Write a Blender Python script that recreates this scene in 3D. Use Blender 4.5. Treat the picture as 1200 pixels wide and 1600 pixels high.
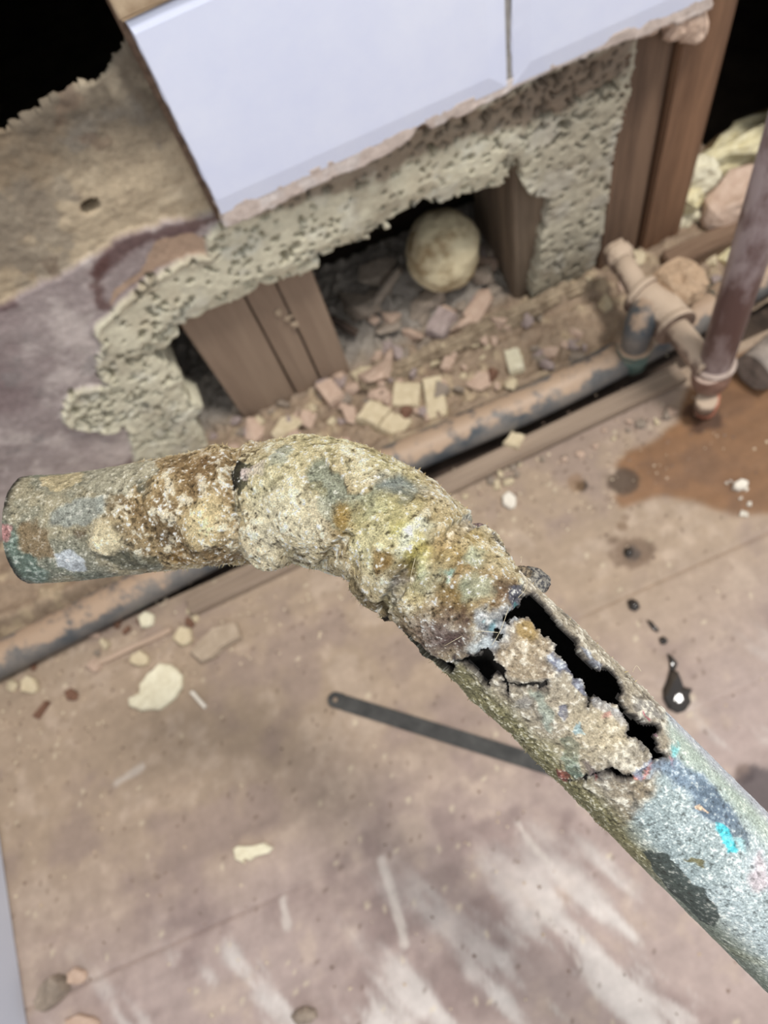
import bpy, bmesh, math, random
import numpy as np
from mathutils import Vector, Matrix

# ------------------------------------------------------------------ reset
for o in list(bpy.data.objects):
    bpy.data.objects.remove(o, do_unlink=True)
scene = bpy.context.scene
COL = scene.collection

# ------------------------------------------------------------------ camera
F = 1155.0                       # focal length in pixels of the 1200x1600 frame
CAM_H = 0.60                     # metres above the floor
_n = np.array([223 / F, -496 / F, 1.0]); _n /= np.linalg.norm(_n)
AX_Z = -_n                                                     # world axes seen in (right, up, forward)
AX_X = np.array([496.0, 223.0, 0.0]); AX_X /= np.linalg.norm(AX_X)
AX_Y = np.cross(AX_X, AX_Z)
if AX_Y[2] < 0: AX_Y = -AX_Y
W2C = np.stack([AX_X, AX_Y, AX_Z])                             # rows: world x,y,z in camera terms
CAM = np.array([0.0, 0.0, CAM_H])
c_right, c_up, c_fwd = W2C[:, 0], W2C[:, 1], W2C[:, 2]
cam_data = bpy.data.cameras.new('camera')
cam = bpy.data.objects.new('camera', cam_data); COL.objects.link(cam)
M = Matrix.Identity(4)
for i in range(3):
    M[i][0] = c_right[i]; M[i][1] = c_up[i]; M[i][2] = -c_fwd[i]; M[i][3] = CAM[i]
cam.matrix_world = M
cam_data.sensor_fit = 'VERTICAL'; cam_data.sensor_height = 36.0; cam_data.sensor_width = 27.0
cam_data.lens = 36.0 * F / 1600.0
cam_data.clip_start = 0.01; cam_data.clip_end = 30
cam_data.dof.use_dof = True
cam_data.dof.focus_distance = 0.190
cam_data.dof.aperture_fstop = 14.0
scene.camera = cam

# ------------------------------------------------------------------ light and exposure
world = bpy.data.worlds.new('room_light'); scene.world = world; world.use_nodes = True
bg = world.node_tree.nodes['Background']
bg.inputs[0].default_value = (0.93, 0.965, 1.0, 1); bg.inputs[1].default_value = 0.84
def area_light(name, loc, target, size, power, col):
    l = bpy.data.lights.new(name, 'AREA'); l.shape = 'DISK'; l.size = size; l.energy = power; l.color = col
    o = bpy.data.objects.new(name, l); COL.objects.link(o); o.location = loc
    o.rotation_euler = (Vector(target) - Vector(loc)).to_track_quat('-Z', 'Y').to_euler()
    return o
area_light('ceiling_lamp', (0.66, -0.10, 2.20), (0.0, 0.2, 0.0), 0.34, 35.0, (1.0, 0.965, 0.91))
vs = scene.view_settings
vs.view_transform = 'Standard'; vs.look = 'None'; vs.exposure = 0.16; vs.gamma = 1.0; vs.use_curve_mapping = False

# ------------------------------------------------------------------ helpers: rays, noise, polygons
def ray(px, py):
    d = np.array([(px - 600) / F, -(py - 800) / F, 1.0])
    return np.array([d @ AX_X, d @ AX_Y, d @ AX_Z])
def at_z(px, py, z=0.0):
    d = ray(px, py); return CAM + (z - CAM_H) / d[2] * d
def at_y(px, py, y):
    d = ray(px, py); return CAM + y / d[1] * d
def at_d(px, py, dep):
    return CAM + ray(px, py) * dep
def lin(c):
    c = np.asarray(c, float) / 255.0
    return np.where(c <= 0.04045, c / 12.92, ((c + 0.055) / 1.055) ** 2.4)
def lin4(c, k=1.0):
    l = lin(c) * k; return (float(l[0]), float(l[1]), float(l[2]), 1.0)
def sst(a, b, x):
    t = np.clip((x - a) / (b - a), 0, 1); return t * t * (3 - 2 * t)
def _hash(ix, iy, iz, seed):
    h = (ix.astype(np.int64) * 374761393 + iy.astype(np.int64) * 668265263 + iz.astype(np.int64) * 2147483647 + seed * 1274126177) & 0xFFFFFFFF
    h = ((h ^ (h >> 13)) * 1274126177) & 0xFFFFFFFF
    h = ((h ^ (h >> 16)) * 2246822519) & 0xFFFFFFFF
    return (h ^ (h >> 15)) & 0xFFFFFFFF
def vnoise(P, scale, seed=0):
    """smooth 3-D value noise in -1..1"""
    Q = P * scale + 137.31; I = np.floor(Q).astype(np.int64); f = Q - I; f = f * f * f * (f * (f * 6 - 15) + 10)
    r = 0
    for dx in (0, 1):
        wx = f[:, 0] if dx else 1 - f[:, 0]
        for dy in (0, 1):
            wy = f[:, 1] if dy else 1 - f[:, 1]
            for dz in (0, 1):
                wz = f[:, 2] if dz else 1 - f[:, 2]
                r = r + wx * wy * wz * (_hash(I[:, 0] + dx, I[:, 1] + dy, I[:, 2] + dz, seed) / 4294967295.0)
    return r * 2 - 1
def fbm(P, scale, octv=4, seed=0, gain=0.55):
    r = 0; a = 1; s = 0
    for k in range(octv):
        r = r + a * vnoise(P, scale * 2.03 ** k, seed + 17 * k); s += a; a *= gain
    return r / s * 1.35
def cells2(P2, scale, seed=0):
    """2-D cellular noise: nearest distance and a random number for the nearest cell"""
    Q = P2 * scale + 71.7; I = np.floor(Q).astype(np.int64)
    best = np.full(len(Q), 9.0); rid = np.zeros(len(Q)); zero = np.zeros(len(Q), np.int64)
    for dx in (-1, 0, 1):
        for dy in (-1, 0, 1):
            cx = I[:, 0] + dx; cy = I[:, 1] + dy
            jx = _hash(cx, cy, zero, seed) / 4294967295.0; jy = _hash(cx, cy, zero + 1, seed) / 4294967295.0
            d = np.hypot(cx + jx - Q[:, 0], cy + jy - Q[:, 1])
            m = d < best; best = np.where(m, d, best)
            rid = np.where(m, _hash(cx, cy, zero + 2, seed) / 4294967295.0, rid)
    return best, rid
def psd(P, poly):
    """signed distance to a polygon, negative inside"""
    V = np.asarray(poly, float); n = len(V)
    d = np.full(len(P), 1e9); s = np.ones(len(P))
    for i in range(n):
        a = V[i]; b = V[i - 1]; e = b - a; w = P - a
        t = np.clip((w @ e) / max(e @ e, 1e-18), 0, 1)
        q = w - t[:, None] * e; d = np.minimum(d, (q * q).sum(1))
        c1 = P[:, 1] >= a[1]; c2 = P[:, 1] < b[1]; c3 = e[0] * w[:, 1] > e[1] * w[:, 0]
        flip = (c1 & c2 & c3) | (~c1 & ~c2 & ~c3)
        s = np.where(flip, -s, s)
    return s * np.sqrt(d)
def lsd(P, line):
    """distance to an open polyline"""
    V = np.asarray(line, float); d = np.full(len(P), 1e9)
    for i in range(len(V) - 1):
        a = V[i]; e = V[i + 1] - a; w = P - a
        t = np.clip((w @ e) / max(e @ e, 1e-18), 0, 1); q = w - t[:, None] * e
        d = np.minimum(d, (q * q).sum(1))
    return np.sqrt(d)
def box_mask(P, poly, pad):
    V = np.asarray(poly, float); lo = V.min(0) - pad; hi = V.max(0) + pad
    return np.where((P[:, 0] > lo[0]) & (P[:, 0] < hi[0]) & (P[:, 1] > lo[1]) & (P[:, 1] < hi[1]))[0]

# ------------------------------------------------------------------ helpers: materials
def new_mat(name):
    m = bpy.data.materials.new(name); m.use_nodes = True
    nt = m.node_tree; return m, nt, nt.nodes['Principled BSDF']
def _noise(nt, scale, detail=5, rough=0.6, coord='Object'):
    tc = nt.nodes.new('ShaderNodeTexCoord'); n = nt.nodes.new('ShaderNodeTexNoise')
    n.inputs['Scale'].default_value = scale; n.inputs['Detail'].default_value = detail; n.inputs['Roughness'].default_value = rough
    nt.links.new(tc.outputs[coord], n.inputs['Vector']); return n
def _ramp(nt, src, p0, c0, p1, c1):
    r = nt.nodes.new('ShaderNodeValToRGB'); e = r.color_ramp.elements
    e[0].position = p0; e[0].color = c0; e[1].position = p1; e[1].color = c1
    nt.links.new(src, r.inputs[0]); return r
def _mix(nt, typ, fac, a, b):
    m = nt.nodes.new('ShaderNodeMix'); m.data_type = 'RGBA'; m.blend_type = typ
    if isinstance(fac, (int, float)): m.inputs[0].default_value = fac
    else: nt.links.new(fac, m.inputs[0])
    for k, v in ((6, a), (7, b)):
        if isinstance(v, tuple): m.inputs[k].default_value = v
        else: nt.links.new(v, m.inputs[k])
    return m.outputs[2]
def _bump(nt, bsdf, src, strength, dist):
    b = nt.nodes.new('ShaderNodeBump'); b.inputs['Strength'].default_value = strength; b.inputs['Distance'].default_value = dist
    nt.links.new(src, b.inputs['Height']); nt.links.new(b.outputs[0], bsdf.inputs['Normal'])
def mat_vc(name, rough, grain_scale, grain_lo, grain_hi, bump_s, bump_d, spec=0.3, wet=False):
    """colour from the mesh's own mineral map, grain and fine relief procedural"""
    m, nt, b = new_mat(name)
    a = nt.nodes.new('ShaderNodeAttribute'); a.attribute_name = 'tint'
    n = _noise(nt, grain_scale, 6, 0.7)
    r = _ramp(nt, n.outputs[0], 0.28, (grain_lo,) * 3 + (1,), 0.72, (grain_hi,) * 3 + (1,))
    nt.links.new(_mix(nt, 'MULTIPLY', 1.0, a.outputs['Color'], r.outputs[0]), b.inputs['Base Color'])
    b.inputs['Roughness'].default_value = rough; b.inputs['Specular IOR Level'].default_value = spec
    if wet:
        w = nt.nodes.new('ShaderNodeAttribute'); w.attribute_name = 'gloss'
        mr = nt.nodes.new('ShaderNodeMapRange'); mr.inputs[3].default_value = rough; mr.inputs[4].default_value = 0.22
        nt.links.new(w.outputs['Fac'], mr.inputs[0]); nt.links.new(mr.outputs[0], b.inputs['Roughness'])
    _bump(nt, b, n.outputs[0], bump_s, bump_d)
    return m
def mat_two(name, c0, c1, scale, rough, bump_s=0.4, bump_d=0.001, stretch=None, spec=0.3, metallic=0.0, lo=0.35, hi=0.65):
    m, nt, b = new_mat(name)
    n = _noise(nt, scale, 6, 0.65)
    if stretch:
        mp = nt.nodes.new('ShaderNodeMapping'); mp.inputs['Scale'].default_value = stretch
        nt.links.new(n.inputs['Vector'].links[0].from_socket, mp.inputs[0]); nt.links.new(mp.outputs[0], n.inputs['Vector'])
    r = _ramp(nt, n.outputs[0], lo, lin4(c0), hi, lin4(c1))
    nt.links.new(r.outputs[0], b.inputs['Base Color'])
    b.inputs['Roughness'].default_value = rough; b.inputs['Specular IOR Level'].default_value = spec; b.inputs['Metallic'].default_value = metallic
    _bump(nt, b, n.outputs[0], bump_s, bump_d)
    return m
def mat_dusty(name, c0, c1, dust, scale, amount, rough=0.6):
    """metal or plastic whose upward faces carry settled plaster dust"""
    m, nt, b = new_mat(name)
    n = _noise(nt, scale, 5, 0.65)
    base = _ramp(nt, n.outputs[0], 0.38, lin4(c0), 0.62, lin4(c1)).outputs[0]
    g = nt.nodes.new('ShaderNodeNewGeometry'); s = nt.nodes.new('ShaderNodeSeparateXYZ'); nt.links.new(g.outputs['Normal'], s.inputs[0])
    n2 = _noise(nt, scale * 2.2, 6, 0.7)
    ad = nt.nodes.new('ShaderNodeMath'); ad.operation = 'MULTIPLY_ADD'; nt.links.new(n2.outputs[0], ad.inputs[0]); ad.inputs[1].default_value = 2.2
    nt.links.new(s.outputs['Z'], ad.inputs[2])
    f = _ramp(nt, ad.outputs[0], 0.0, (0, 0, 0, 1), 1.0, (1, 1, 1, 1))
    mr = nt.nodes.new('ShaderNodeMapRange'); nt.links.new(ad.outputs[0], mr.inputs[0])
    mr.inputs[1].default_value = 2.05 - amount; mr.inputs[2].default_value = 2.35 - amount
    nt.nodes.remove(f)
    nt.links.new(_mix(nt, 'MIX', mr.outputs[0], base, lin4(dust)), b.inputs['Base Color'])
    b.inputs['Roughness'].default_value = rough; b.inputs['Specular IOR Level'].default_value = 0.35
    _bump(nt, b, n2.outputs[0], 0.35, 0.001)
    return m

# ------------------------------------------------------------------ helpers: objects
def mesh_np(name, V, Fq):
    me = bpy.data.meshes.new(name)
    V = np.asarray(V, np.float32); Fq = np.asarray(Fq, np.int32)
    k = Fq.shape[1]
    me.vertices.add(len(V)); me.vertices.foreach_set('co', V.ravel())
    me.loops.add(Fq.size); me.loops.foreach_set('vertex_index', Fq.ravel())
    me.polygons.add(len(Fq)); me.polygons.foreach_set('loop_start', np.arange(len(Fq), dtype=np.int32) * k)
    try: me.polygons.foreach_set('loop_total', np.full(len(Fq), k, np.int32))
    except Exception: pass
    me.update(calc_edges=True); me.validate()
    return me
def set_tint(me, col, name='tint'):
    a = me.attributes.new(name, 'FLOAT_COLOR', 'POINT')
    c = np.ones((len(col), 4), np.float32); c[:, :3] = np.clip(col, 0, 1); a.data.foreach_set('color', c.ravel())
def set_float(me, v, name):
    a = me.attributes.new(name, 'FLOAT', 'POINT'); a.data.foreach_set('value', np.asarray(v, np.float32))
def smooth(me, on=True):
    me.polygons.foreach_set('use_smooth', [on] * len(me.polygons))
def link(name, me, mat, parent=None):
    o = bpy.data.objects.new(name, me); COL.objects.link(o)
    if mat and not me.materials: me.materials.append(mat)
    if parent: o.parent = parent
    return o
def tag(o, label, cat=None, group=None, kind=None):
    if label: o['label'] = label
    if cat: o['category'] = cat
    if group: o['group'] = group
    if kind: o['kind'] = kind
    return o
def empty(name, loc, label=None, cat=None, group=None):
    o = bpy.data.objects.new(name, None); o.location = loc; o.empty_display_size = 0.02; COL.objects.link(o)
    return tag(o, label, cat, group)
def rel(o, parent):
    """parent a mesh written in world coordinates to an Empty without moving it"""
    o.parent = parent; o.location = -parent.location; return o
def relsub(o, part):
    """a piece of a part, written in the same coordinates as the part"""
    o.parent = part; o.location = (0, 0, 0); return o
def tube_mesh(name, pts, radii, seg=20, caps=True, sub=6, closed_ends=True):
    P = [Vector(p) for p in pts]
    if np.isscalar(radii): radii = [radii] * len(P)
    # catmull-rom resample
    Q = []; R = []
    if sub > 1 and len(P) > 2:
        for i in range(len(P) - 1):
            p0 = P[max(i - 1, 0)]; p1 = P[i]; p2 = P[i + 1]; p3 = P[min(i + 2, len(P) - 1)]
            for k in range(sub):
                t = k / sub
                Q.append(0.5 * ((2 * p1) + (p2 - p0) * t + (2 * p0 - 5 * p1 + 4 * p2 - p3) * t * t + (-p0 + 3 * p1 - 3 * p2 + p3) * t ** 3))
                R.append(radii[i] * (1 - t) + radii[i + 1] * t)
        Q.append(P[-1]); R.append(radii[-1])
    else: Q = P; R = list(radii)
    bm = bmesh.new(); rings = []
    up = Vector((0, 0, 1)); t0 = (Q[1] - Q[0]).normalized()
    if abs(t0.dot(up)) > 0.9: up = Vector((0, 1, 0))
    nrm = (up - t0 * up.dot(t0)).normalized()
    for i, q in enumerate(Q):
        t = (Q[min(i + 1, len(Q) - 1)] - Q[max(i - 1, 0)]).normalized()
        nrm = (nrm - t * nrm.dot(t)).normalized(); bn = t.cross(nrm)
        rings.append([bm.verts.new(q + (nrm * math.cos(a) + bn * math.sin(a)) * R[i]) for a in [2 * math.pi * k / seg for k in range(seg)]])
    for i in range(len(rings) - 1):
        for k in range(seg):
            f = bm.faces.new((rings[i][k], rings[i][(k + 1) % seg], rings[i + 1][(k + 1) % seg], rings[i + 1][k])); f.smooth = True
    if caps:
        bm.faces.new(list(reversed(rings[0]))); bm.faces.new(rings[-1])
    bmesh.ops.recalc_face_normals(bm, faces=bm.faces)
    me = bpy.data.meshes.new(name); bm.to_mesh(me); bm.free(); return me
def box_mesh(name, lo, hi, bevel=0.0, cuts=0, jit=0.0, seed=0):
    bm = bmesh.new(); bmesh.ops.create_cube(bm, size=1.0)
    lo = Vector(lo); hi = Vector(hi)
    for v in bm.verts: v.co = Vector([lo[i] + (v.co[i] + 0.5) * (hi[i] - lo[i]) for i in range(3)])
    if bevel: bmesh.ops.bevel(bm, geom=list(bm.edges), offset=bevel, segments=2, affect='EDGES')
    if cuts: bmesh.ops.subdivide_edges(bm, edges=[e for e in bm.edges if e.calc_length() > 0.015], cuts=cuts, use_grid_fill=True)
    if jit:
        rnd = random.Random(seed)
        for v in bm.verts: v.co += Vector([rnd.uniform(-jit, jit) for _ in range(3)])
    bmesh.ops.recalc_face_normals(bm, faces=bm.faces)
    me = bpy.data.meshes.new(name); bm.to_mesh(me); bm.free(); return me
def chunk_mesh(name, seed, dims, npts=13, power=1.0):
    """an angular broken lump: hull of scattered points, base at z=0"""
    rnd = random.Random(seed); bm = bmesh.new()
    for _ in range(npts):
        v = Vector([rnd.uniform(-1, 1) for _ in range(3)])
        m = max(abs(c) for c in v); v = v / m * (0.82 + 0.18 * rnd.random())
        bm.verts.new((v.x * dims[0] / 2, v.y * dims[1] / 2, v.z * dims[2] / 2))
    r = bmesh.ops.convex_hull(bm, input=list(bm.verts))
    bmesh.ops.delete(bm, geom=[g for g in r['geom_interior'] if isinstance(g, bmesh.types.BMVert)], context='VERTS')
    lo = min(v.co.z for v in bm.verts)
    for v in bm.verts: v.co.z -= lo
    bmesh.ops.recalc_face_normals(bm, faces=bm.faces)
    me = bpy.data.meshes.new(name); bm.to_mesh(me); bm.free(); return me
def slab_mesh(name, outline, h, base=0.0, inset=0.0015, jag=0.0, seed=0, dome=0.0, sub=1):
    """a broken flat piece: an outline on the floor raised to its own thickness with a worn upper edge"""
    rnd = random.Random(seed); O = [Vector((p[0], p[1])) for p in outline]
    if sub > 1:
        O = [O[i].lerp(O[(i + 1) % len(O)], k / sub) for i in range(len(O)) for k in range(sub)]
        O = [p + Vector((rnd.uniform(-jag, jag), rnd.uniform(-jag, jag))) for p in O]
    c = sum(O, Vector((0, 0))) / len(O)
    bm = bmesh.new()
    def ring(k, z, zj): return [bm.verts.new((c.x + (p.x - c.x) * k, c.y + (p.y - c.y) * k, z + rnd.uniform(-zj, zj))) for p in O]
    rad = max((p - c).length for p in O); k1 = 1 - inset / rad
    r0 = ring(1.0, base, 0); r1 = ring(1.0, base + h * 0.7, h * 0.08); r2 = ring(k1, base + h, h * 0.06); r3 = ring(k1 * 0.55, base + h + dome, h * 0.05)
    n = len(O)
    for a, b in ((r0, r1), (r1, r2), (r2, r3)):
        for i in range(n): bm.faces.new((a[i], a[(i + 1) % n], b[(i + 1) % n], b[i]))
    top = bm.verts.new((c.x, c.y, base + h + dome * 1.1))
    for i in range(n): bm.faces.new((r3[i], r3[(i + 1) % n], top))
    bm.faces.new(list(reversed(r0)))
    bmesh.ops.recalc_face_normals(bm, faces=bm.faces)
    me = bpy.data.meshes.new(name); bm.to_mesh(me); bm.free(); return me
def noise_displace(me, scale, amp, seed=0, octv=3):
    n = len(me.vertices); co = np.empty(n * 3, np.float32); me.vertices.foreach_get('co', co); co = co.reshape(-1, 3)
    no = np.empty(n * 3, np.float32); me.vertex_normals.foreach_get('vector', no); no = no.reshape(-1, 3)
    co = co + no * (fbm(co.astype(float), scale, octv, seed) * amp)[:, None]
    me.vertices.foreach_set('co', co.astype(np.float32).ravel()); me.update()
def grid_faces(nu, nv, wrap=False):
    i = np.arange(nu - 1)[:, None]; j = np.arange(nv if wrap else nv - 1)[None, :]
    j2 = (j + 1) % nv
    return np.stack([(i * nv + j), ((i + 1) * nv + j), ((i + 1) * nv + j2), (i * nv + j2)], -1).reshape(-1, 4)

# ================================================================== STRUCTURE
YW = 0.416                       # front plane of the broken wall

# ---------------------------------------------------------------- floor: three plywood panels met at two seams
def floor_tint(P):
    x, y = P[:, 0], P[:, 1]; XY = P[:, :2]; n = len(P)
    P3 = np.column_stack([x, y, np.zeros(n)])
    f1 = fbm(P3, 9, 5, 3); f2 = fbm(P3, 28, 4, 11); f3 = fbm(P3, 90, 3, 21)
    # warm dusty tan near the wall, pinker bare ply towards the viewer
    tan = lin((160, 141, 122)); pink = lin((166, 149, 143))
    k = sst(0.16, -0.02, y + 0.12 * x * 0 + 0.04 * f1)[:, None]
    c = tan * (1 - k) + pink * k
    mauve = lin((134, 117, 113))
    m = (sst(0.0, 0.5, f2 * 0.7 + f1 * 0.6) * (0.45 + 0.35 * k[:, 0]))[:, None]
    c = c * (1 - m) + mauve * m
    m = (sst(0.1, 0.5, -f2 * .8 + .4 * f3) * .4)[:, None]; c = c * (1 - m) + lin((182, 164, 148)) * m
    # pale scuffed smears, dragged roughly at right angles to the wall
    a = math.radians(24); u = x * math.cos(a) + y * math.sin(a); v = -x * math.sin(a) + y * math.cos(a)
    S = np.column_stack([u * 38, v * 9, np.zeros(n)])
    s = fbm(S, 1.0, 5, 31, 0.6); near = sst(0.09, -0.06, y + 0.10 * f1)
    w = (sst(0.10, 0.52, s + 0.45 * f1 - 0.30 + 0.42 * near) * np.clip(near, 0.0, 1) * 0.85)[:, None]
    c = c * (1 - w) + lin((204, 197, 192)) * w
    # a few single scrape marks
    for line, wd, st in [([(595, 1345), (612, 1395), (625, 1440), (632, 1475)], 7, .7), ([(808, 1285), (835, 1325), (862, 1352)], 4, .6),
                         ([(442, 1405), (448, 1448)], 6, .6), ([(180, 1225), (222, 1198)], 6, .5), ([(840, 1410), (900, 1500), (935, 1560)], 3, .45)]:
        L = [at_z(*p)[:2] for p in line]; d = lsd(XY, L) / (wd * 0.0005)
        q = (sst(1.3, 0.4, d + 0.5 * f3) * st)[:, None]; c = c * (1 - q) + lin((205, 196, 188)) * q
    # fine dirt freckles
    d1, r1 = cells2(XY, 120, 5); q = (sst(.22, .12, d1) * (r1 > 0.93) * (f1 > -.2)).astype(float)[:, None] * 0.6
    c = c * (1 - q) + lin((95, 76, 62)) * q
    d1, r1 = cells2(XY, 85, 9); q = (sst(.20, .12, d1) * (r1 > 0.93)).astype(float)[:, None] * 0.5
    c = c * (1 - q) + lin((212, 198, 172)) * q
    # wet brown stain spreading from the leaking fitting
    gl = np.zeros(n)
    def c5(*pts): return [at_z(800 + a_ * .3436, 300 + b_ * .3438)[:2] for a_, b_ in pts]
    wet = c5((480, 1240), (530, 1180), (650, 1130), (760, 1050), (800, 900), (900, 800), (1150, 700), (1400, 700), (1560, 860), (1580, 1100), (1480, 1330), (1330, 1420), (1164, 1455), (1010, 1465), (900, 1420), (830, 1390),
             (740, 1380), (640, 1370), (560, 1400), (500, 1420), (480, 1390), (560, 1340), (570, 1290))
    sd = psd(XY, wet) + 0.004 * f2
    q = sst(0.004, -0.003, sd)[:, None]
    wc = lin((124, 92, 66)) * (1 + 0.35 * f1[:, None]) ; dk = sst(0.0, 0.6, f2 + 0.5 * f1)[:, None]
    wc = wc * (1 - 0.45 * dk) + lin((92, 70, 56)) * 0.45 * dk
    edge = (np.exp(-(sd / 0.0035) ** 2) * 0.35)[:, None]
    c = c * (1 - q) + wc * q; c = c * (1 - edge) + lin((120, 88, 58)) * edge
    gl = np.maximum(gl, q[:, 0] * 0.55)
    for (px, py, rp, colr, st, g) in [(985, 862, 30, (112, 92, 76), .85, .3), (985, 862, 14, (70, 60, 54), .8, .6), (972, 751, 23, (78, 62, 50), .9, .4), (910, 758, 11, (38, 33, 30), .95, .3),
                                   (900, 754, 17, (130, 100, 70), .5, 0), (978, 808, 7, (120, 100, 82), .7, 0), (974, 823, 9, (120, 98, 78), .7, 0), (1100, 650, 30, (70, 50, 40), .8, .6),  # last spot: dark wet wood with the tee's shadow painted in
                                   (1165, 1208, 14, (105, 88, 80), .7, 0), (1196, 1230, 34, (70, 64, 68), .8, 0), (300, 1500, 20, (140, 122, 118), .5, 0)]:  # right-edge pair: plain dark spots behind the held pipe
        p = at_z(px, py)[:2]; d = np.hypot(XY[:, 0] - p[0], XY[:, 1] - p[1]) / (rp * 0.00053) + 0.35 * f3 + .2 * f2
        q = (sst(1.15, 0.75, d) * st)[:, None]; c = c * (1 - q) + lin(colr) * q; gl = np.maximum(gl, q[:, 0] * g)
    # ply grain
    G = np.column_stack([x * 6, y * 120, np.zeros(n)]); c = c * (1 + 0.10 * fbm(G, 1.0, 3, 44) + 0.08 * f3)[:, None]
    return np.clip(c, 0.005, 0.95), gl
M_floor = mat_vc('dusty_plywood', 0.78, 130, 0.88, 1.08, 0.25, 0.0006, 0.25, wet=True)
FX0, FX1 = -0.62, 0.66
def floor_panel(name, y0, y1, step, parent=None):
    xs = np.arange(FX0, FX1 + 1e-6, step); ys = np.linspace(y0, y1, max(2, int((y1 - y0) / step)))
    XX, YY = np.meshgrid(xs, ys, indexing='ij'); P = np.column_stack([XX.ravel(), YY.ravel(), np.zeros(XX.size)])
    e = np.minimum(P[:, 1] - y0, y1 - P[:, 1])
    col, gl = floor_tint(P)
    z = 0.0006 * fbm(P, 30, 4, 77) - 0.0020 * np.exp(-(np.minimum(np.abs(P[:, 1] - .0279), np.abs(P[:, 1] - .1258)) / 0.0012) ** 2) * np.where(P[:, 1] > .08, sst(.08, .14, P[:, 0]), sst(-.14, -.24, P[:, 0]) + .35 * sst(.02, .1, P[:, 0])) - 0.0008
    P[:, 2] = z
    nu, nv = len(xs), len(ys); Fq = grid_faces(nu, nv)
    # closed sides: skirt down 18 mm
    ring = np.concatenate([np.arange(nu) * nv, (nu - 1) * nv + np.arange(1, nv), np.arange(nu - 2, -1, -1) * nv + nv - 1, np.arange(nv - 2, 0, -1)])
    T = P[ring].copy(); S = T.copy(); S[:, 2] = -0.018; base = len(P); m_ = len(ring)
    k = np.arange(m_); k2 = (k + 1) % m_
    SF = np.column_stack([base + k, base + m_ + k, base + m_ + k2, base + k2])
    me = mesh_np(name, np.vstack([P, T, S]), np.vstack([Fq, SF]))
    set_tint(me, np.vstack([col, col[ring], col[ring]])); set_float(me, np.concatenate([gl, gl[ring], gl[ring]]), 'gloss'); smooth(me)
    return link(name, me, M_floor, parent)
floor = empty('floor', (0, 0, 0), 'dusty bare plywood subfloor with pale scuffs and a wet brown stain'); floor['kind'] = 'structure'
floor_panel('plywood_panel', -0.46, 0.0279, 0.0024, floor)
floor_panel('plywood_panel', 0.0279, 0.1258, 0.0022, floor)
floor_panel('plywood_panel', 0.1258, 0.2915, 0.0022, floor)
M_void0 = mat_two('dark_cavity_floor', (56, 48, 41), (76, 65, 56), 20, 0.95)
link('cavity_floor', box_mesh('cavity_floor', (-0.95, 0.50, -0.0184), (0.95, 2.02, 0.004)), M_void0, floor)  # dark plate added so the void behind the wall stays black
sub = link('subfloor', box_mesh('subfloor', (FX0, -0.46, -0.03), (FX1, 0.8, -0.0185)), mat_two('subfloor_dirt', (52, 43, 37), (84, 70, 60), 40, 0.95), floor)

# ---------------------------------------------------------------- broken wall behind
def wpx(*pts, y=YW): return np.array([at_y(a, b, y)[[0, 2]] for a, b in pts])
HOLE = wpx((242, 553), (262, 548), (280, 530), (288, 513), (330, 493), (385, 466), (432, 446), (470, 434), (497, 425), (503, 410), (545, 388), (580, 380), (578, 370), (590, 362), (605, 364), (617, 360),
           (602, 350), (625, 340), (650, 328), (665, 318), (690, 325), (712, 315), (740, 305), (780, 300), (797, 285), (805, 268), (817, 256), (819, 292), (829, 308), (862, 317), (850, 367), (845, 400),
           (837, 425), (833, 470), (836, 600), (330, 830), (325, 692), (310, 660), (318, 640), (287, 622), (288, 595), (265, 575), (250, 565))
VOID_L = np.vstack([wpx((-60, 250), (0, 215), (38, 205), (60, 190), (75, 172), (102, 160), (130, 143), (150, 138), (170, 118), (186, 98), (205, 88)), np.array([[-0.019, 0.37], [-0.021, 0.9], [-0.9, 0.9], [-0.9, 0.36]])])
CUT_R = np.vstack([wpx((1003, 45), (997, 90), (990, 130), (985, 160), (967, 225), (962, 270), (950, 330), (943, 380), (930, 425), (900, 470)), np.array([[0.262, -0.1], [0.9, -0.1], [0.9, 0.9], [0.337, 0.9]]), wpx((1097, 6), (1060, 22), (1030, 30))])
RING = wpx((345, 345), (321, 371), (325, 398), (292, 400), (267, 417), (233, 433), (200, 462), (167, 492), (150, 503), (148, 525), (158, 537), (150, 558), (154, 592), (171, 600), (137, 604), (108, 612), (94, 654),
           (104, 667), (137, 673), (167, 677), (200, 671), (208, 717), (230, 790), (420, 760), (1050, 460), (1060, 20), (1000, 45), (860, 108), (780, 150), (700, 175), (655, 195), (560, 245), (450, 300), (380, 335))
ZONE_A = np.vstack([np.array([[-0.9, 0.40]]), wpx((-120, 545), (0, 482), (60, 452), (110, 428), (190, 375), (262, 352), (330, 338), (352, 345)), np.array([[-0.012, 0.9], [-0.9, 0.9]])])
LIP = np.vstack([wpx((343, 345), (430, 306), (520, 262), (600, 225), (640, 196), (655, 178), (662, 190), (700, 172), (750, 150), (800, 122), (860, 96), (930, 66), (1000, 42), (1060, 20), (1110, -2)), np.array([[0.36, 0.27], [-0.016, 0.27]])])
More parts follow.
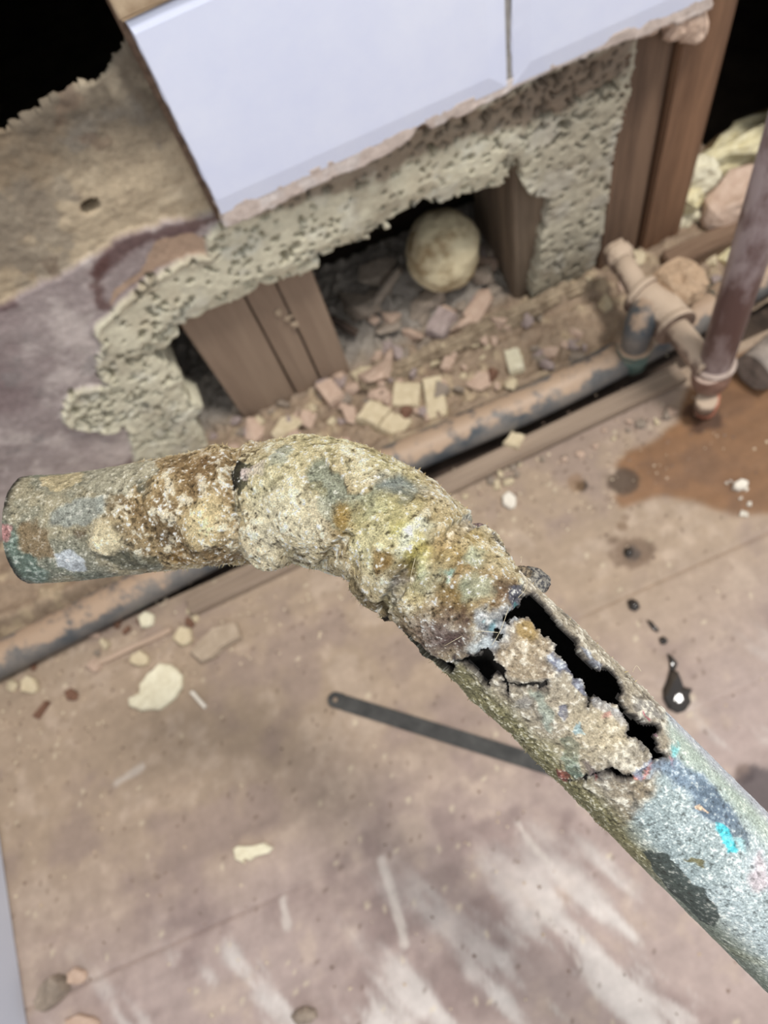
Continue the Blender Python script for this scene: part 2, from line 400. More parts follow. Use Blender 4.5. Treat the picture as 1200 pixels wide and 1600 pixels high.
def wall_build():
    x = np.arange(-0.60, 0.345, 0.00125); z = np.arange(-0.004, 0.46, 0.00125)
    XX, ZZ = np.meshgrid(x, z, indexing='ij'); P2 = np.column_stack([XX.ravel(), ZZ.ravel()]); n = len(P2)
    P3 = np.column_stack([P2[:, 0], np.zeros(n), P2[:, 1]])
    f1 = fbm(P3, 14, 5, 101); f2 = fbm(P3, 55, 4, 111); f3 = fbm(P3, 190, 3, 121); w2 = np.column_stack([fbm(P3, 120, 3, 131), fbm(P3, 120, 3, 141)]) * 0.0022
    Q = P2 + w2
    hole = psd(Q, HOLE); voidl = psd(Q, VOID_L); cut = psd(Q, CUT_R)
    ring = psd(Q, RING); za = psd(Q, ZONE_A); lip = psd(Q, LIP)
    kr = sst(0.0012, -0.0012, ring); ka = sst(0.0015, -0.0015, za); kl = sst(0.001, -0.001, lip)
    # ---- depth (y, larger = further back)
    y = 0.0015 + 0.002 * f1 + 0.0010 * f2                                      # old wall face at left
    dh = np.minimum(hole, 0.08)
    slope = -0.001 + 0.005 * (1 - sst(0.0, 0.02, dh)) + 0.0018 * f1 + 0.0007 * f2 + 0.0003 * f3
    slope += -0.0022 * np.exp(-((ring + 0.003) / 0.0025) ** 2)                  # crisp outer rim
    rt = sst(0.20, 0.215, P2[:, 0]); slope = slope * (1 - rt) + (0.002 + 0.0045 * f1 + 0.0012 * f2 + 0.0005 * f3) * rt
    topb0 = psd(Q, wpx((400, 325), (650, 195), (780, 150), (900, 100), (1000, 55), (985, 130), (930, 190), (880, 230), (820, 220), (740, 215), (660, 245), (590, 280), (480, 310)))
    pit = np.zeros(n)
    for sc, thr, rad, dep, sd in ((160, 0.84, 0.44, 0.0130, 7), (250, 0.80, 0.46, 0.0085, 8), (90, 0.90, 0.32, 0.0170, 9)):
        d, r = cells2(Q, sc, sd); dens = thr - 0.22 * fbm(P3, 24, 3, 191) - .10 * sst(.010, -.004, topb0 + .006 * f2) + .06 * sst(.22, .26, P2[:, 0])
        pit = np.maximum(pit, np.where(r > dens, sst(rad, rad * 0.72, d) * dep * (0.6 + 0.8 * r), 0))
    slope += pit
    y = y * (1 - kr) + slope * kr
    ya = 0.006 + 0.0022 * f1 + 0.0012 * f2 + 0.0006 * f3
    hp = wpx((145, 333))[0]; dd = np.hypot((P2[:, 0] - hp[0]) / 1.25, P2[:, 1] - hp[1]); ya += 0.016 * sst(0.0052, 0.0032, dd + 0.0005 * f2)
    y = y * (1 - ka) + ya * ka
    yl = -0.0112 + 0.0008 * f2 + 0.0005 * f3
    y = y * (1 - kl) + yl * kl
    up = (P2[:, 1] > 0.262) & (P2[:, 0] > -0.018); y = np.where(up, -0.002, y)
    # ---- surface colours
    lav = lin((156, 143, 140)); c = np.tile(lav, (n, 1))
    def over(c, m, colr): m = np.clip(m, 0, 1)[:, None]; return c * (1 - m) + lin(colr) * m
    c = over(c, sst(0.0, 0.5, f1) * 0.65, (120, 102, 102)); c = over(c, sst(0.1, 0.6, -f1 + 0.6 * f2) * 0.7, (198, 186, 180)); c = over(c, sst(.3, .6, fbm(P3, 40, 4, 151)) * .5, (132, 126, 124)); c = over(c, sst(.12, .03, P2[:, 1] + .03 * f1) * .45, (198, 182, 174))
    for line, wd, colr, st in [([(150, 430), (175, 400), (235, 372), (300, 362)], 20, (98, 76, 74), .9), ([(160, 410), (150, 450), (160, 480)], 12, (92, 66, 62), .8), ([(0, 487), (20, 478)], 12, (95, 72, 72), .7),
                               ([(195, 735), (240, 700), (330, 740)], 26, (112, 92, 86), .7), ([(300, 352), (345, 343)], 12, (104, 84, 80), .9)]:
        d = lsd(Q, wpx(*line)) / (wd * 0.00044); c = over(c, sst(1.2, 0.3, d + 0.5 * f2) * st, colr)
    for poly, colr in [([(245, 379), (300, 366), (321, 371), (325, 400), (290, 400), (262, 417), (230, 432), (190, 462), (172, 478), (180, 455), (220, 425)], (168, 142, 120))]:
        c = over(c, sst(0.0012, -0.0012, psd(Q, wpx(*poly)) + .001 * f2) * .9, colr)
    mort = np.tile(lin((204, 197, 174)), (n, 1)); mort = over(mort, sst(0.0, 0.6, f1) * 0.55, (190, 174, 148)); mort = over(mort, sst(0.15, 0.6, f2) * 0.5, (218, 215, 200))
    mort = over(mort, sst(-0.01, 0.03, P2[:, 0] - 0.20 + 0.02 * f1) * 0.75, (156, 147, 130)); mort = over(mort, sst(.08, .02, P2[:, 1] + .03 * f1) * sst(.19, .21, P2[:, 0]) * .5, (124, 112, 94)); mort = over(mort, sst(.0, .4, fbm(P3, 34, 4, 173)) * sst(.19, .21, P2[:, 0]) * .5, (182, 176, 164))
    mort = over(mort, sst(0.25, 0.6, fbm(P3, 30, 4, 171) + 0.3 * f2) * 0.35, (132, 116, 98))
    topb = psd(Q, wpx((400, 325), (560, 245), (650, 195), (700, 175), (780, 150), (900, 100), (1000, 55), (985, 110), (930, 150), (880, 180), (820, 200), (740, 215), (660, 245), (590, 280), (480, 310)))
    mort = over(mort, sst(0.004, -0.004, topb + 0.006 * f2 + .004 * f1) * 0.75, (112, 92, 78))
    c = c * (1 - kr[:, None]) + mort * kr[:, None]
    A = np.tile(lin((180, 163, 138)), (n, 1)); dk = sst(0.290, 0.335, P2[:, 1] + 0.022 * f1 + 0.010 * f2 + 0.25 * np.clip(P2[:, 0] + .06, -.1, .1))  # dk darkens towards the top and the tile side
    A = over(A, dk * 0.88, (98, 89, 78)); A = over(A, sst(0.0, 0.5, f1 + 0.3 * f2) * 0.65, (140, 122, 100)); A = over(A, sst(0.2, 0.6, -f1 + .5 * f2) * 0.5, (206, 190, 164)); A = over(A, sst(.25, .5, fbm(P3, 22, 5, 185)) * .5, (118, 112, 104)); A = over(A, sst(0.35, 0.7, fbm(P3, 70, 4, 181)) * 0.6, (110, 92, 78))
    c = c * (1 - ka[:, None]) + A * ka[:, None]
    c = c * (1 - kl[:, None]) + over(np.tile(lin((198, 182, 172)), (n, 1)), sst(0.1, 0.5, f2) * .6, (222, 214, 210)) * kl[:, None]
    c = c * (1 + 0.10 * f3)[:, None]
    # ---- faces, broken edges turned back into the cavity
    ax, az = P2[:, 0] - hp[0], P2[:, 1] - hp[1]; cth, sth = math.cos(.5), math.sin(.5); keep = (hole > 0) & (voidl > 0) & (cut > 0) & (np.hypot((ax * cth + az * sth) / 1.6, -ax * sth + az * cth) + .0004 * f2 > .0036)
    V = np.column_stack([P2[:, 0], YW + y, P2[:, 1]])
    Fq = grid_faces(len(x), len(z))[:, ::1]; Fq = Fq[keep[Fq].all(1)]
    e = np.vstack([Fq[:, [0, 1]], Fq[:, [1, 2]], Fq[:, [2, 3]], Fq[:, [3, 0]]]); key = np.sort(e, 1); kk = key[:, 0].astype(np.int64) * n + key[:, 1]
    u, idx, cnt = np.unique(kk, return_index=True, return_counts=True); be = e[idx[cnt == 1]]
    used = np.unique(be); back = np.full(n, -1); vb = []; allV = [V]; allC = [c]; base = n; levels = [back]
    prev = np.arange(n); rf = []
    for lev, dy in enumerate((0.010, 0.026)):
        mp = np.full(n, -1); mp[used] = base + np.arange(len(used))
        tk = np.where(voidl[used] < 0.006, 0.12, 1.0); W = V[used].copy(); W[:, 1] += (dy + 0.002 * f2[used]) * tk; W[:, 0] += 0.0035 * f2[used]; W[:, 2] += 0.0035 * f3[used] + 0.002
        allV.append(W); allC.append(c[used]); rf.append(np.column_stack([prev[be[:, 1]], prev[be[:, 0]], mp[be[:, 0]], mp[be[:, 1]]])); prev = mp; base += len(used)
    V = np.vstack(allV); c = np.vstack(allC); Fq = np.vstack([Fq] + rf)
    use = np.unique(Fq); remap = np.full(len(V), -1); remap[use] = np.arange(len(use))
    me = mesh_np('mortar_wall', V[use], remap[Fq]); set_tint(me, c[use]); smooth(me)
    return me
M_mortar = mat_vc('broken_mortar', 0.9, 260, 0.82, 1.12, 0.45, 0.0009, 0.15)
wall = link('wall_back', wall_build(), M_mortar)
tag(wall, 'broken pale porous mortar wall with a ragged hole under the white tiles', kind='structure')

# cavity behind the wall: box deepened and closed to keep light out
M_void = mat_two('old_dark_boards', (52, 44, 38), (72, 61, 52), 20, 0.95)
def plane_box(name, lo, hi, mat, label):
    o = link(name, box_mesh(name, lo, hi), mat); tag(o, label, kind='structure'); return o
plane_box('wall_cavity_rear', (-0.95, 2.00, -0.05), (0.95, 2.02, 0.95), M_void, 'dark rear face of the wall cavity, set deep to keep light out')
plane_box('wall_cavity_top', (-0.95, 0.45, 0.95), (0.95, 2.02, 0.97), M_void, 'dark top closing the wall cavity against light')
plane_box('wall_cavity_end', (-0.97, 0.42, -0.05), (-0.95, 2.02, 0.97), M_void, 'dark left end closing the wall cavity against light')
plane_box('wall_cavity_end', (0.95, 0.42, -0.05), (0.97, 2.02, 0.97), M_void, 'dark right end closing the wall cavity against light')
M_plain = mat_two('plain_wall_plaster', (182, 168, 148), (200, 187, 168), 12, 0.9)  # unseen front wall added so light enters only through the openings
plane_box('wall_upper_light_block', (-0.95, 0.424, 0.452), (0.97, 0.450, 1.25), M_plain, 'unseen plaster wall added above the tiles to keep light out')
plane_box('wall_right_light_block', (0.462, 0.424, 0.0), (0.97, 0.450, 0.452), M_plain, 'unseen plaster wall added beyond the right edge to keep light out')
plane_box('wall_far_left_light_block', (-0.95, 0.424, 0.0), (-0.598, 0.450, 0.452), M_plain, 'unseen plaster wall added beyond the left edge to keep light out')
# bottom-left white panel
M_panel = mat_two('white_panel_paint', (186, 190, 204), (196, 199, 210), 8, 0.45, 0.05, 0.0005)
wl = link('wall_left', box_mesh('wall_left', (-0.43, -0.46, 0.0), (-0.398, 0.26, 0.42), 0.002), M_panel)
wl.rotation_euler = (0, 0, 0); tag(wl, 'pale bluish painted side panel rising at the left edge of the floor', kind='structure')

# ---------------------------------------------------------------- tiles
M_tile = mat_two('white_glazed_tile', (217, 222, 243), (226, 230, 246), 14, 0.22, 0.06, 0.0004, spec=0.5)
M_grout = mat_two('grey_grout', (132, 128, 124), (160, 155, 150), 120, 0.9)
def tile_mesh(x0, x1, z0, z1, y0, th, bev_l, bev_r, bev_b, bev_t, chips=False, seed=0):
    """cushion-edged tile: flat middle, wide shallow slope on uncut edges"""
    bm = bmesh.new(); rnd = random.Random(seed); N = 26
    def loop(dl, dr, db, dt, y, jag=0):
        a, b, c, d = x0 + dl, x1 - dr, z0 + db, z1 - dt; pts = []
        for k in range(N): pts.append((a + (b - a) * k / N, c))
        for k in range(N): pts.append((b, c + (d - c) * k / N))
        for k in range(N): pts.append((b - (b - a) * k / N, d))
        for k in range(N): pts.append((a + (rnd.uniform(0, jag) if jag else 0), d - (d - c) * k / N))
        return [bm.verts.new((p[0], y, p[1])) for p in pts]
    L = [loop(0, 0, 0, 0, y0 + th), loop(0, 0, 0, 0, y0 + 0.0022, 0.0012 if chips else 0),
         loop(0.0006, 0.0006, 0.0006, 0.0006, y0 + 0.0014, 0.0010 if chips else 0), loop(bev_l, bev_r, bev_b, bev_t, y0)]
    m = 4 * N
    for a, b in zip(L[:-1], L[1:]):
        for k in range(m): bm.faces.new((a[k], a[(k + 1) % m], b[(k + 1) % m], b[k]))
    bm.faces.new(L[-1]); bm.faces.new(list(reversed(L[0])))
    bmesh.ops.recalc_face_normals(bm, faces=bm.faces)
    me = bpy.data.meshes.new('tile'); bm.to_mesh(me); bm.free(); return me
TY = YW - 0.0125
t1 = link('tile', tile_mesh(-0.0175, 0.1875, 0.2570, 0.3845, TY, 0.010, 0.0015, 0.013, 0.013, 0.006, True, 1), M_tile, wall); t1['label'] = 'large white glazed tile with a cut left edge'
t2 = link('tile', tile_mesh(0.1905, 0.3360, 0.2555, 0.3845, TY, 0.010, 0.013, 0.002, 0.013, 0.006, True, 2), M_tile, wall); t2['label'] = 'narrower white glazed tile beside the grout joint'
g = link('grout_joint', box_mesh('grout_joint', (0.1868, TY + 0.0022, 0.256), (0.1912, TY + 0.010, 0.384)), M_grout, wall)
g = link('tile_backing', box_mesh('tile_backing', (-0.0215, TY + 0.010, 0.246), (0.3355, YW + 0.006, 0.43), 0.0008), mat_two('backing_edge', (84, 66, 54), (120, 98, 80), 160, 0.9), wall)
g = link('mortar_strip', box_mesh('mortar_strip', (-0.0195, TY - 0.001, 0.3865), (0.336, TY + 0.011, 0.44), 0.001, 3, 0.0006), mat_two('tan_strip', (150, 126, 100), (190, 168, 140), 60, 0.85), wall)

# ---------------------------------------------------------------- timber in the wall
def wood(name, c0, c1, axis, rough=0.75, sc=22):
    st = [1, 1, 1]; st[axis] = 0.09; return mat_two(name, c0, c1, sc * 3, rough, 0.35, 0.001, tuple(st))
M_stud = wood('reddish_stud_wood', (80, 62, 50), (120, 96, 78), 2)
M_stud2 = wood('orange_stud_wood', (94, 69, 52), (134, 101, 77), 2)
M_board = wood('dusty_board_wood', (130, 110, 94), (146, 126, 108), 2)
M_post = wood('grey_brown_post', (86, 74, 62), (126, 109, 92), 2)
def timber(name, lo, hi, mat, label, cat='timber', group=None, bev=0.0015, tilt=0, jit=0.0004, seed=0):
    c = [(lo[0] + hi[0]) / 2, (lo[1] + hi[1]) / 2, lo[2]]
    me = box_mesh(name, [lo[i] - c[i] for i in range(3)], [hi[i] - c[i] for i in range(3)], bev, 3, jit, seed)
    o = link(name, me, mat); o.location = c; o.rotation_euler = (0, tilt, 0); tag(o, label, cat, group); return o
timber('wall_stud', (0.284, 0.420, 0.0), (0.3235, 0.505, 0.62), M_stud, 'dark reddish wooden stud half hidden under the mortar edge', 'stud', seed=1)
timber('wall_stud', (0.3265, 0.416, 0.0), (0.3665, 0.505, 0.62), M_stud2, 'lighter orange-brown wooden stud at the edge of the black opening', 'stud', seed=2)
timber('wall_stud', (0.200, 0.428, 0.0), (0.236, 0.515, 0.62), M_post, 'grey-brown post inside the hole to the right of the round foam lump', 'post', seed=3)
timber('backing_board', (-0.0865, 0.431, -0.0), (-0.0315, 0.449, 0.30), M_board, 'widest of the three dusty boards standing in the hole, leftmost', 'board', 'boards in the wall hole', 0.0008, seed=4)
timber('backing_board', (-0.0300, 0.432, -0.0), (-0.0045, 0.449, 0.30), M_board, 'narrow middle one of the three dusty boards in the hole', 'board', 'boards in the wall hole', 0.0008, seed=5)
timber('backing_board', (-0.0028, 0.431, -0.0), (0.0265, 0.449, 0.30), M_board, 'rightmost of the three dusty boards in the hole, next to the gap', 'board', 'boards in the wall hole', 0.0008, seed=6)
# scraps of filler on the joint between boards
for (px, py, s) in [(441, 487, .006), (453, 496, .005), (460, 506, .004)]:
    p = at_y(px, py, 0.431); me = chunk_mesh('mortar_blob', int(px), (s * 2, .003, s * 1.6)); noise_displace(me, 300, .0004)
    o = link('mortar_blob', me, mat_two('filler_grey_%d' % px, (150, 132, 112), (176, 158, 136), 200, .9)); o.location = (p[0], 0.4305, p[2] - s * .8)
    tag(o, 'small smear of mortar stuck on the joint between two hole boards', 'mortar', 'mortar smears on the boards')
timber('sole_plate', (0.335, 0.376, 0.008), (0.52, 0.398, 0.026), wood('sole_plate_wood', (96, 74, 58), (140, 116, 96), 0), 'short dark wooden plate lying right of the studs', 'timber', seed=7)

# ---------------------------------------------------------------- bed of dust and crushed plaster along the wall foot
def bed_h(x, y):
    P = np.column_stack([x, y, np.zeros_like(x)])
    f = fbm(P, 35, 4, 301); f2 = fbm(P, 110, 3, 311)
    h = -0.004 + 0.012 * sst(0.325, 0.365, y) + 0.004 * np.exp(-((y - 0.408) / 0.010) ** 2) + 0.022 * sst(0.425, 0.50, y) + 0.0038 * f + 0.0034 * f2 - 0.006 * np.exp(-((y - 0.397 + .004 * f) / 0.0045) ** 2) * (x < .27)
    h += 0.016 * np.exp(-((y - 0.337 - .004 * f) / 0.009) ** 2) * sst(.30, .26, x)
    h += 0.006 * sst(0.27, 0.33, x) * sst(0.35, 0.40, y)
    h += 0.0045 * sst(-0.12, -0.22, x) * np.exp(-((y - .275) / .02) ** 2) * 0
    d, r = cells2(np.column_stack([x, y]), 95, 33); h += np.where(r > 0.45, 0.0062 * sst(0.5, 0.15, d) * r, 0) * sst(0.33, 0.35, y)
    return h
bx_ = np.arange(-0.58, 0.56, 0.0022); by_ = np.arange(0.318, 0.545, 0.0022)
XX, YY = np.meshgrid(bx_, by_, indexing='ij'); bxy = np.column_stack([XX.ravel(), YY.ravel()]); bh = bed_h(bxy[:, 0], bxy[:, 1])
me = mesh_np('rubble_bed', np.column_stack([bxy, bh]), (lambda G: G[~((bxy[G[:, 0], 0] > 0.370) & (bxy[G[:, 0], 1] > 0.484))])(grid_faces(len(bx_), len(by_))))
B3 = np.column_stack([bxy, bh]); f1 = fbm(B3, 30, 4, 321); f2 = fbm(B3, 100, 4, 331); d_, r_ = cells2(bxy, 95, 33)
bc = np.tile(lin((158, 138, 118)), (len(bxy), 1))
for m_, cc in ((sst(0, .6, f1) * .6, (136, 114, 96)), (sst(.1, .6, f2) * .5, (178, 158, 134)), (np.where(r_ > .8, .5, 0), (196, 176, 146)), (sst(0.42, 0.45, bxy[:, 1]) * .85 * sst(.27, .24, bxy[:, 0]), (143, 137, 130))):
    bc = bc * (1 - m_[:, None]) + lin(cc) * m_[:, None]
set_tint(me, bc); smooth(me)
M_bed = mat_vc('crushed_plaster', 0.95, 240, 0.7, 1.18, 0.8, 0.002, 0.12)
bed = link('rubble_bed', me, M_bed); tag(bed, 'bed of dust and crushed plaster along the foot of the wall', 'rubble', kind='stuff')

# ================================================================== PIPEWORK ON THE FLOOR
DUST = (168, 144, 122)
M_cop = mat_dusty('tarnished_copper', (72, 76, 80), (118, 112, 106), DUST, 26, 0.32, 0.5)
M_cop_d = mat_dusty('dust_caked_copper', (98, 80, 70), (140, 118, 102), (182, 162, 142), 70, 0.72, 0.8)
M_brown = mat_two('brown_pipe_dust_highlight', (108, 84, 82), (174, 160, 162), 34, 0.42, 0.1, 0.0005, (1, 1, .45), .4, lo=.47, hi=.63)  # pale streaks: dust patches with highlights painted into the colour
M_green = mat_dusty('verdigris_collar', (58, 84, 80), (96, 112, 104), DUST, 60, 0.5, 0.6)
pz = 0.0160
pipe_pts = [(-0.62, 0.287, pz), (-0.40, 0.296, pz), (-0.27, 0.302, pz), (-0.12, 0.311, pz), (0.02, 0.3165, pz), (0.17, 0.314, pz), (0.30, 0.322, pz), (0.42, 0.336, pz), (0.55, 0.352, pz)]
run = empty('copper_floor_pipe', (0.0, 0.316, 0.0), 'long dusty grey copper pipe lying on the floor along the wall', 'pipe')
rel(link('pipe_run', tube_mesh('pipe_run', pipe_pts, 0.0162, 32, True, 8), M_cop), run)
c0 = at_z(990, 548, 0.030)
for zz in ((0.012, 0.036, 0.0135), (0.034, 0.039, 0.0150)):
    rel(link('riser_socket', tube_mesh('riser_socket', [(c0[0], c0[1], zz[0]), (c0[0], c0[1], zz[1])], zz[2], 24, True, 1), M_green), run)
for xx in (0.345, 0.47):
    p = (xx, 0.322 + (xx - .30) * .117, pz); q = (xx + .03, 0.322 + (xx + .03 - .30) * .117, pz)
    rel(link('coupling', tube_mesh('coupling', [p, q], 0.0175, 24, True, 1), M_green), run)

# tee, riser and stub that branch off the floor pipe
tee = empty('copper_tee_fitting', (c0[0], c0[1], 0.04), 'dust-caked copper tee with elbow and stub in front of the stud', 'fitting')
zt = 0.062
pe = at_z(1108, 578, zt); pt = at_z(1040, 492, zt); pw = at_z(1003, 462, zt); ps = at_z(966, 398, zt)
pdn = np.array([c0[0], c0[1], 0.036]); pdt = np.array([c0[0], c0[1], zt])
def seg(name, pts, r, mat, parent, sub=1, segn=24):
    return rel(link(name, tube_mesh(name, [tuple(p) for p in pts], r, segn, True, sub), mat), parent)
seg('branch_pipe', [pe, pt], 0.0105, M_cop_d, tee)
me = tube_mesh('tee_body', [tuple(pt + (pe - pt) * .18), tuple(pt), tuple(pw)], [0.0150, 0.0170, 0.0150], 32, True, 8); noise_displace(me, 220, .0012)
tbody = rel(link('tee_body', me, M_cop_d), tee)
for a, t in ((pt + (pe - pt) * .16, pt + (pe - pt) * .26), (pw + (pt - pw) * .1, pw - (pt - pw) * .12)):
    relsub(seg('collar', [a, t], 0.0178, M_cop_d, tee), tbody)
seg('drop_leg', [pt + (pw - pt) * .5 + np.array([-.004, 0, 0]), (pdt + pt + (pw - pt) * .5) / 2 + np.array([-.003, 0, 0.001]), pdt + np.array([0, 0, -.004]), pdn], [0.013, 0.0135, 0.0125, 0.011], M_cop, tee, 6)
seg('stub_pipe', [pw, (pw + ps) / 2, ps], [0.0100, 0.0098, 0.0095], M_cop_d, tee)
me = tube_mesh('stub_cap', [tuple(ps + (pw - ps) * .22), tuple(ps), tuple(ps - (pw - ps) * .16)], [0.0108, 0.0125, 0.0100], 24, True, 6); noise_displace(me, 260, .0022)
rel(link('stub_cap', me, M_cop_d), tee)
me = chunk_mesh('dust_cake', 77, (.040, .034, .016), 26); bm = bmesh.new(); bm.from_mesh(me); bmesh.ops.subdivide_edges(bm, edges=bm.edges, cuts=3, use_grid_fill=True, smooth=.6); bm.to_mesh(me); bm.free(); noise_displace(me, 190, .0028)
o = link('dust_cake', me, M_bed); set_tint(me, np.tile(lin((182, 156, 130)), (len(me.vertices), 1))); pk = at_z(1062, 452, zt - .004); o.location = Vector(pk) - tee.location; o.parent = tee

# upright brown pipe with its elbow and threaded end
rb = at_z(1112, 586, 0.046)
riser = empty('brown_riser_pipe', (rb[0], rb[1], 0.0), 'upright dusty brown-purple pipe rising at the right edge from an elbow', 'pipe')
rtop = at_y(1218, 250, rb[1] + 0.012)
axis = (rtop - rb) / np.linalg.norm(rtop - rb)
seg('upright_pipe', [rb + axis * .006, rb + axis * .50], 0.0128, M_brown, riser)
elb = seg('elbow', [pe, (pe + rb) / 2 + np.array([0, 0, -.001]), rb + np.array([0, 0, -.004]), rb + axis * .014], [0.0118, 0.0145, 0.0152, 0.0150], mat_dusty('elbow_copper', (112, 84, 74), (140, 110, 96), (176, 154, 140), 50, .35, .45), riser, 6, 28)
relsub(seg('elbow_rim', [rb + axis * .013, rb + axis * .0175], 0.0160, mat_two('solder_rim', (150, 132, 122), (186, 170, 160), 120, .4), riser), elb)
seg('solder_nub', [rb + np.array([-.008, -.012, -.014]), rb + np.array([-.008, -.012, -.028])], 0.0085, M_cop_d, riser)
tb = at_z(1101, 640, 0.004)
M_thread = mat_two('bare_copper_thread', (150, 92, 72), (186, 124, 98), 60, 0.4, spec=0.6)
thr = seg('threaded_end', [np.array([tb[0], tb[1], 0.001]), np.array([tb[0], tb[1], 0.026])], 0.0080, M_thread, riser)
for k in range(6):
    z0 = 0.004 + k * 0.0024
    relsub(seg('thread', [np.array([tb[0], tb[1] + .004 * 0, z0]), np.array([tb[0], tb[1], z0 + 0.0013])], 0.0092, M_thread, riser), thr)
# grey fitting at right edge
gp = at_z(1192, 568, 0.02)
me = tube_mesh('grey_coupling', [(gp[0] - .012, gp[1] - .004, .02), (gp[0] + .03, gp[1] + .006, .02), (gp[0] + .06, gp[1] + .012, .02)], [0.018, 0.019, 0.017], 24, True, 5); noise_displace(me, 150, .0012)
tag(link('grey_coupling', me, mat_two('grey_dusty_fitting', (112, 104, 98), (160, 148, 138), 90, .8)), 'dusty grey pipe coupling at the right edge beside the brown pipe', 'fitting')

# wooden strip in front of the floor pipe
s0 = at_z(296, 950, .004); s1 = at_z(1066, 585, .004); L = float(np.linalg.norm(s1 - s0)); an = math.atan2(s1[1] - s0[1], s1[0] - s0[0])
me = box_mesh('wooden_strip', (0, -0.008, 0), (L, 0.010, 0.0085), 0.0012, 5, 0.0005, 5)
o = link('wooden_strip', me, wood('strip_wood', (122, 106, 92), (148, 130, 113), 0)); o.location = (s0[0], s0[1], 0); o.rotation_euler = (0, 0, an)
tag(o, 'long narrow dusty wooden strip on the floor in front of the copper pipe', 'strip')
s0 = at_z(148, 1040, .002); s1 = at_z(268, 984, .002); L = float(np.linalg.norm(s1 - s0)); an = math.atan2(s1[1] - s0[1], s1[0] - s0[0])
me = box_mesh('splinter', (0, -0.0022, 0), (L, 0.0022, 0.004), 0.0006, 4, 0.0004, 6)
o = link('splinter', me, wood('pale_splinter', (168, 146, 128), (190, 166, 146), 0)); o.location = (s0[0], s0[1], 0); o.rotation_euler = (0, 0, an)
tag(o, 'thin pale wooden splinter lying below the left end of the pipe', 'splinter')

# ================================================================== LOOSE PIECES
M_foam = mat_two('cream_foam', (142, 118, 84), (214, 200, 166), 26, 0.8, 0.5, 0.002, lo=.36, hi=.52)
fb = at_y(692, 390, 0.474)
bm = bmesh.new(); bmesh.ops.create_icosphere(bm, subdivisions=5, radius=1.0)
for v in bm.verts:
    v.co = Vector((v.co.x * 0.0345, v.co.y * 0.034, v.co.z * 0.040 * (1.0 - 0.10 * v.co.z)))
me = bpy.data.meshes.new('foam_lump'); bm.to_mesh(me); bm.free(); noise_displace(me, 45, .0030, 3); noise_displace(me, 240, .0005, 4); smooth(me)
o = link('foam_lump', me, M_foam); o.location = Vector(fb); tag(o, 'round cream foam lump sitting in the wall hole', 'foam')

PAL = {'tan': mat_two('tan_plaster', (190, 174, 144), (208, 193, 164), 120, .9), 'pink': mat_two('pinkish_plaster', (178, 152, 134), (196, 172, 154), 110, .9),
       'grey': mat_two('grey_concrete', (128, 116, 104), (156, 142, 128), 130, .92), 'cream': mat_two('cream_plaster', (208, 199, 172), (226, 219, 194), 90, .9),
       'brown': mat_two('brown_chip', (98, 70, 56), (128, 96, 78), 90, .85), 'lav': mat_two('lavender_chip', (146, 130, 126), (168, 152, 146), 110, .9),
       'white': mat_two('white_chip', (208, 200, 186), (226, 219, 206), 90, .85), 'dust': mat_two('dusty_stone', (158, 141, 122), (174, 157, 138), 100, .9), 'dark': mat_two('dark_grit', (58, 48, 42), (82, 68, 58), 90, .9), 'yel': mat_two('yellow_foam', (206, 194, 152), (228, 219, 186), 130, .9, .8, .002)}
def surf(px, py, z0=0.01, cav=False):
    """point where the sight line meets the rubble bed or the floor"""
    z = z0
    for _ in range(6):
        p = at_z(px, py, z); z = float(bed_h(np.array([p[0]]), np.array([p[1]]))[0]) if p[1] > 0.322 else (0.0 if p[1] < .2915 else -.0175)
    return at_z(px, py, z)
def chunk(px, py, wpx_, hpx_, thick, col, rot, label, group=None, seed=None, name='plaster_chunk', cat='rubble', npts=14, dz=0.0, sq=False):
    p = surf(px, py); dep = float((p - CAM) @ c_fwd); k = dep / F
    seed = seed if seed is not None else int(px * 7 + py)
    d = (wpx_ * k, hpx_ * k * 1.12, thick)
    if sq:
        rnd = random.Random(seed); ol = [(sx * d[0] / 2 * rnd.uniform(.8, 1.05), sy * d[1] / 2 * rnd.uniform(.8, 1.05)) for sx, sy in ((-1, -1), (1, -1), (1, 1), (-1, 1))]
        me = slab_mesh(name, ol, thick, 0, .0012, .0008, seed, 0, 3)
    else: me = chunk_mesh(name, seed, d, npts)
    o = link(name, me, PAL[col]); rr = random.Random(seed + 1)
    o.location = (p[0], p[1], p[2] - thick * 0.22 + dz); o.rotation_euler = (rr.uniform(-.22, .22), rr.uniform(-.22, .22), math.radians(rot))
    tag(o, label, cat, group); return o
# the ones one can name
chunk(583, 652, 46, 36, .010, 'tan', 40, 'pale tan square plaster chunk nearest the bend of the corroded pipe', sq=True)
chunk(618, 668, 44, 34, .008, 'tan', 35, 'tan square plaster chunk lying against the copper floor pipe, beside a brown chip', sq=True)
chunk(637, 622, 42, 40, .011, 'tan', 60, 'tan plaster chunk leaning behind the dark reddish-brown chip', sq=True)
chunk(633, 645, 26, 20, .010, 'brown', 25, 'dark reddish-brown chip among the tan plaster chunks')
chunk(682, 622, 36, 66, .010, 'tan', -18, 'long bright tan plaster piece pointing at the copper floor pipe', sq=True)
chunk(752, 598, 52, 36, .009, 'pink', 15, 'broad pinkish plaster chunk halfway along the rubble behind the pipe')
chunk(806, 567, 28, 44, .009, 'cream', -12, 'upright pale yellowish plaster piece behind the pipe, below the post', sq=True)
chunk(768, 585, 26, 22, .009, 'brown', 15, 'small brown chip beside the upright pale yellowish plaster piece')
chunk(804, 697, 26, 22, .006, 'tan', 40, 'small tan square chip on the wooden strip in front of the pipe', sq=True, dz=.008)
chunk(519, 617, 30, 40, .014, 'pink', 10, 'pinkish plaster lump at the foot of the rightmost hole board', sq=True)
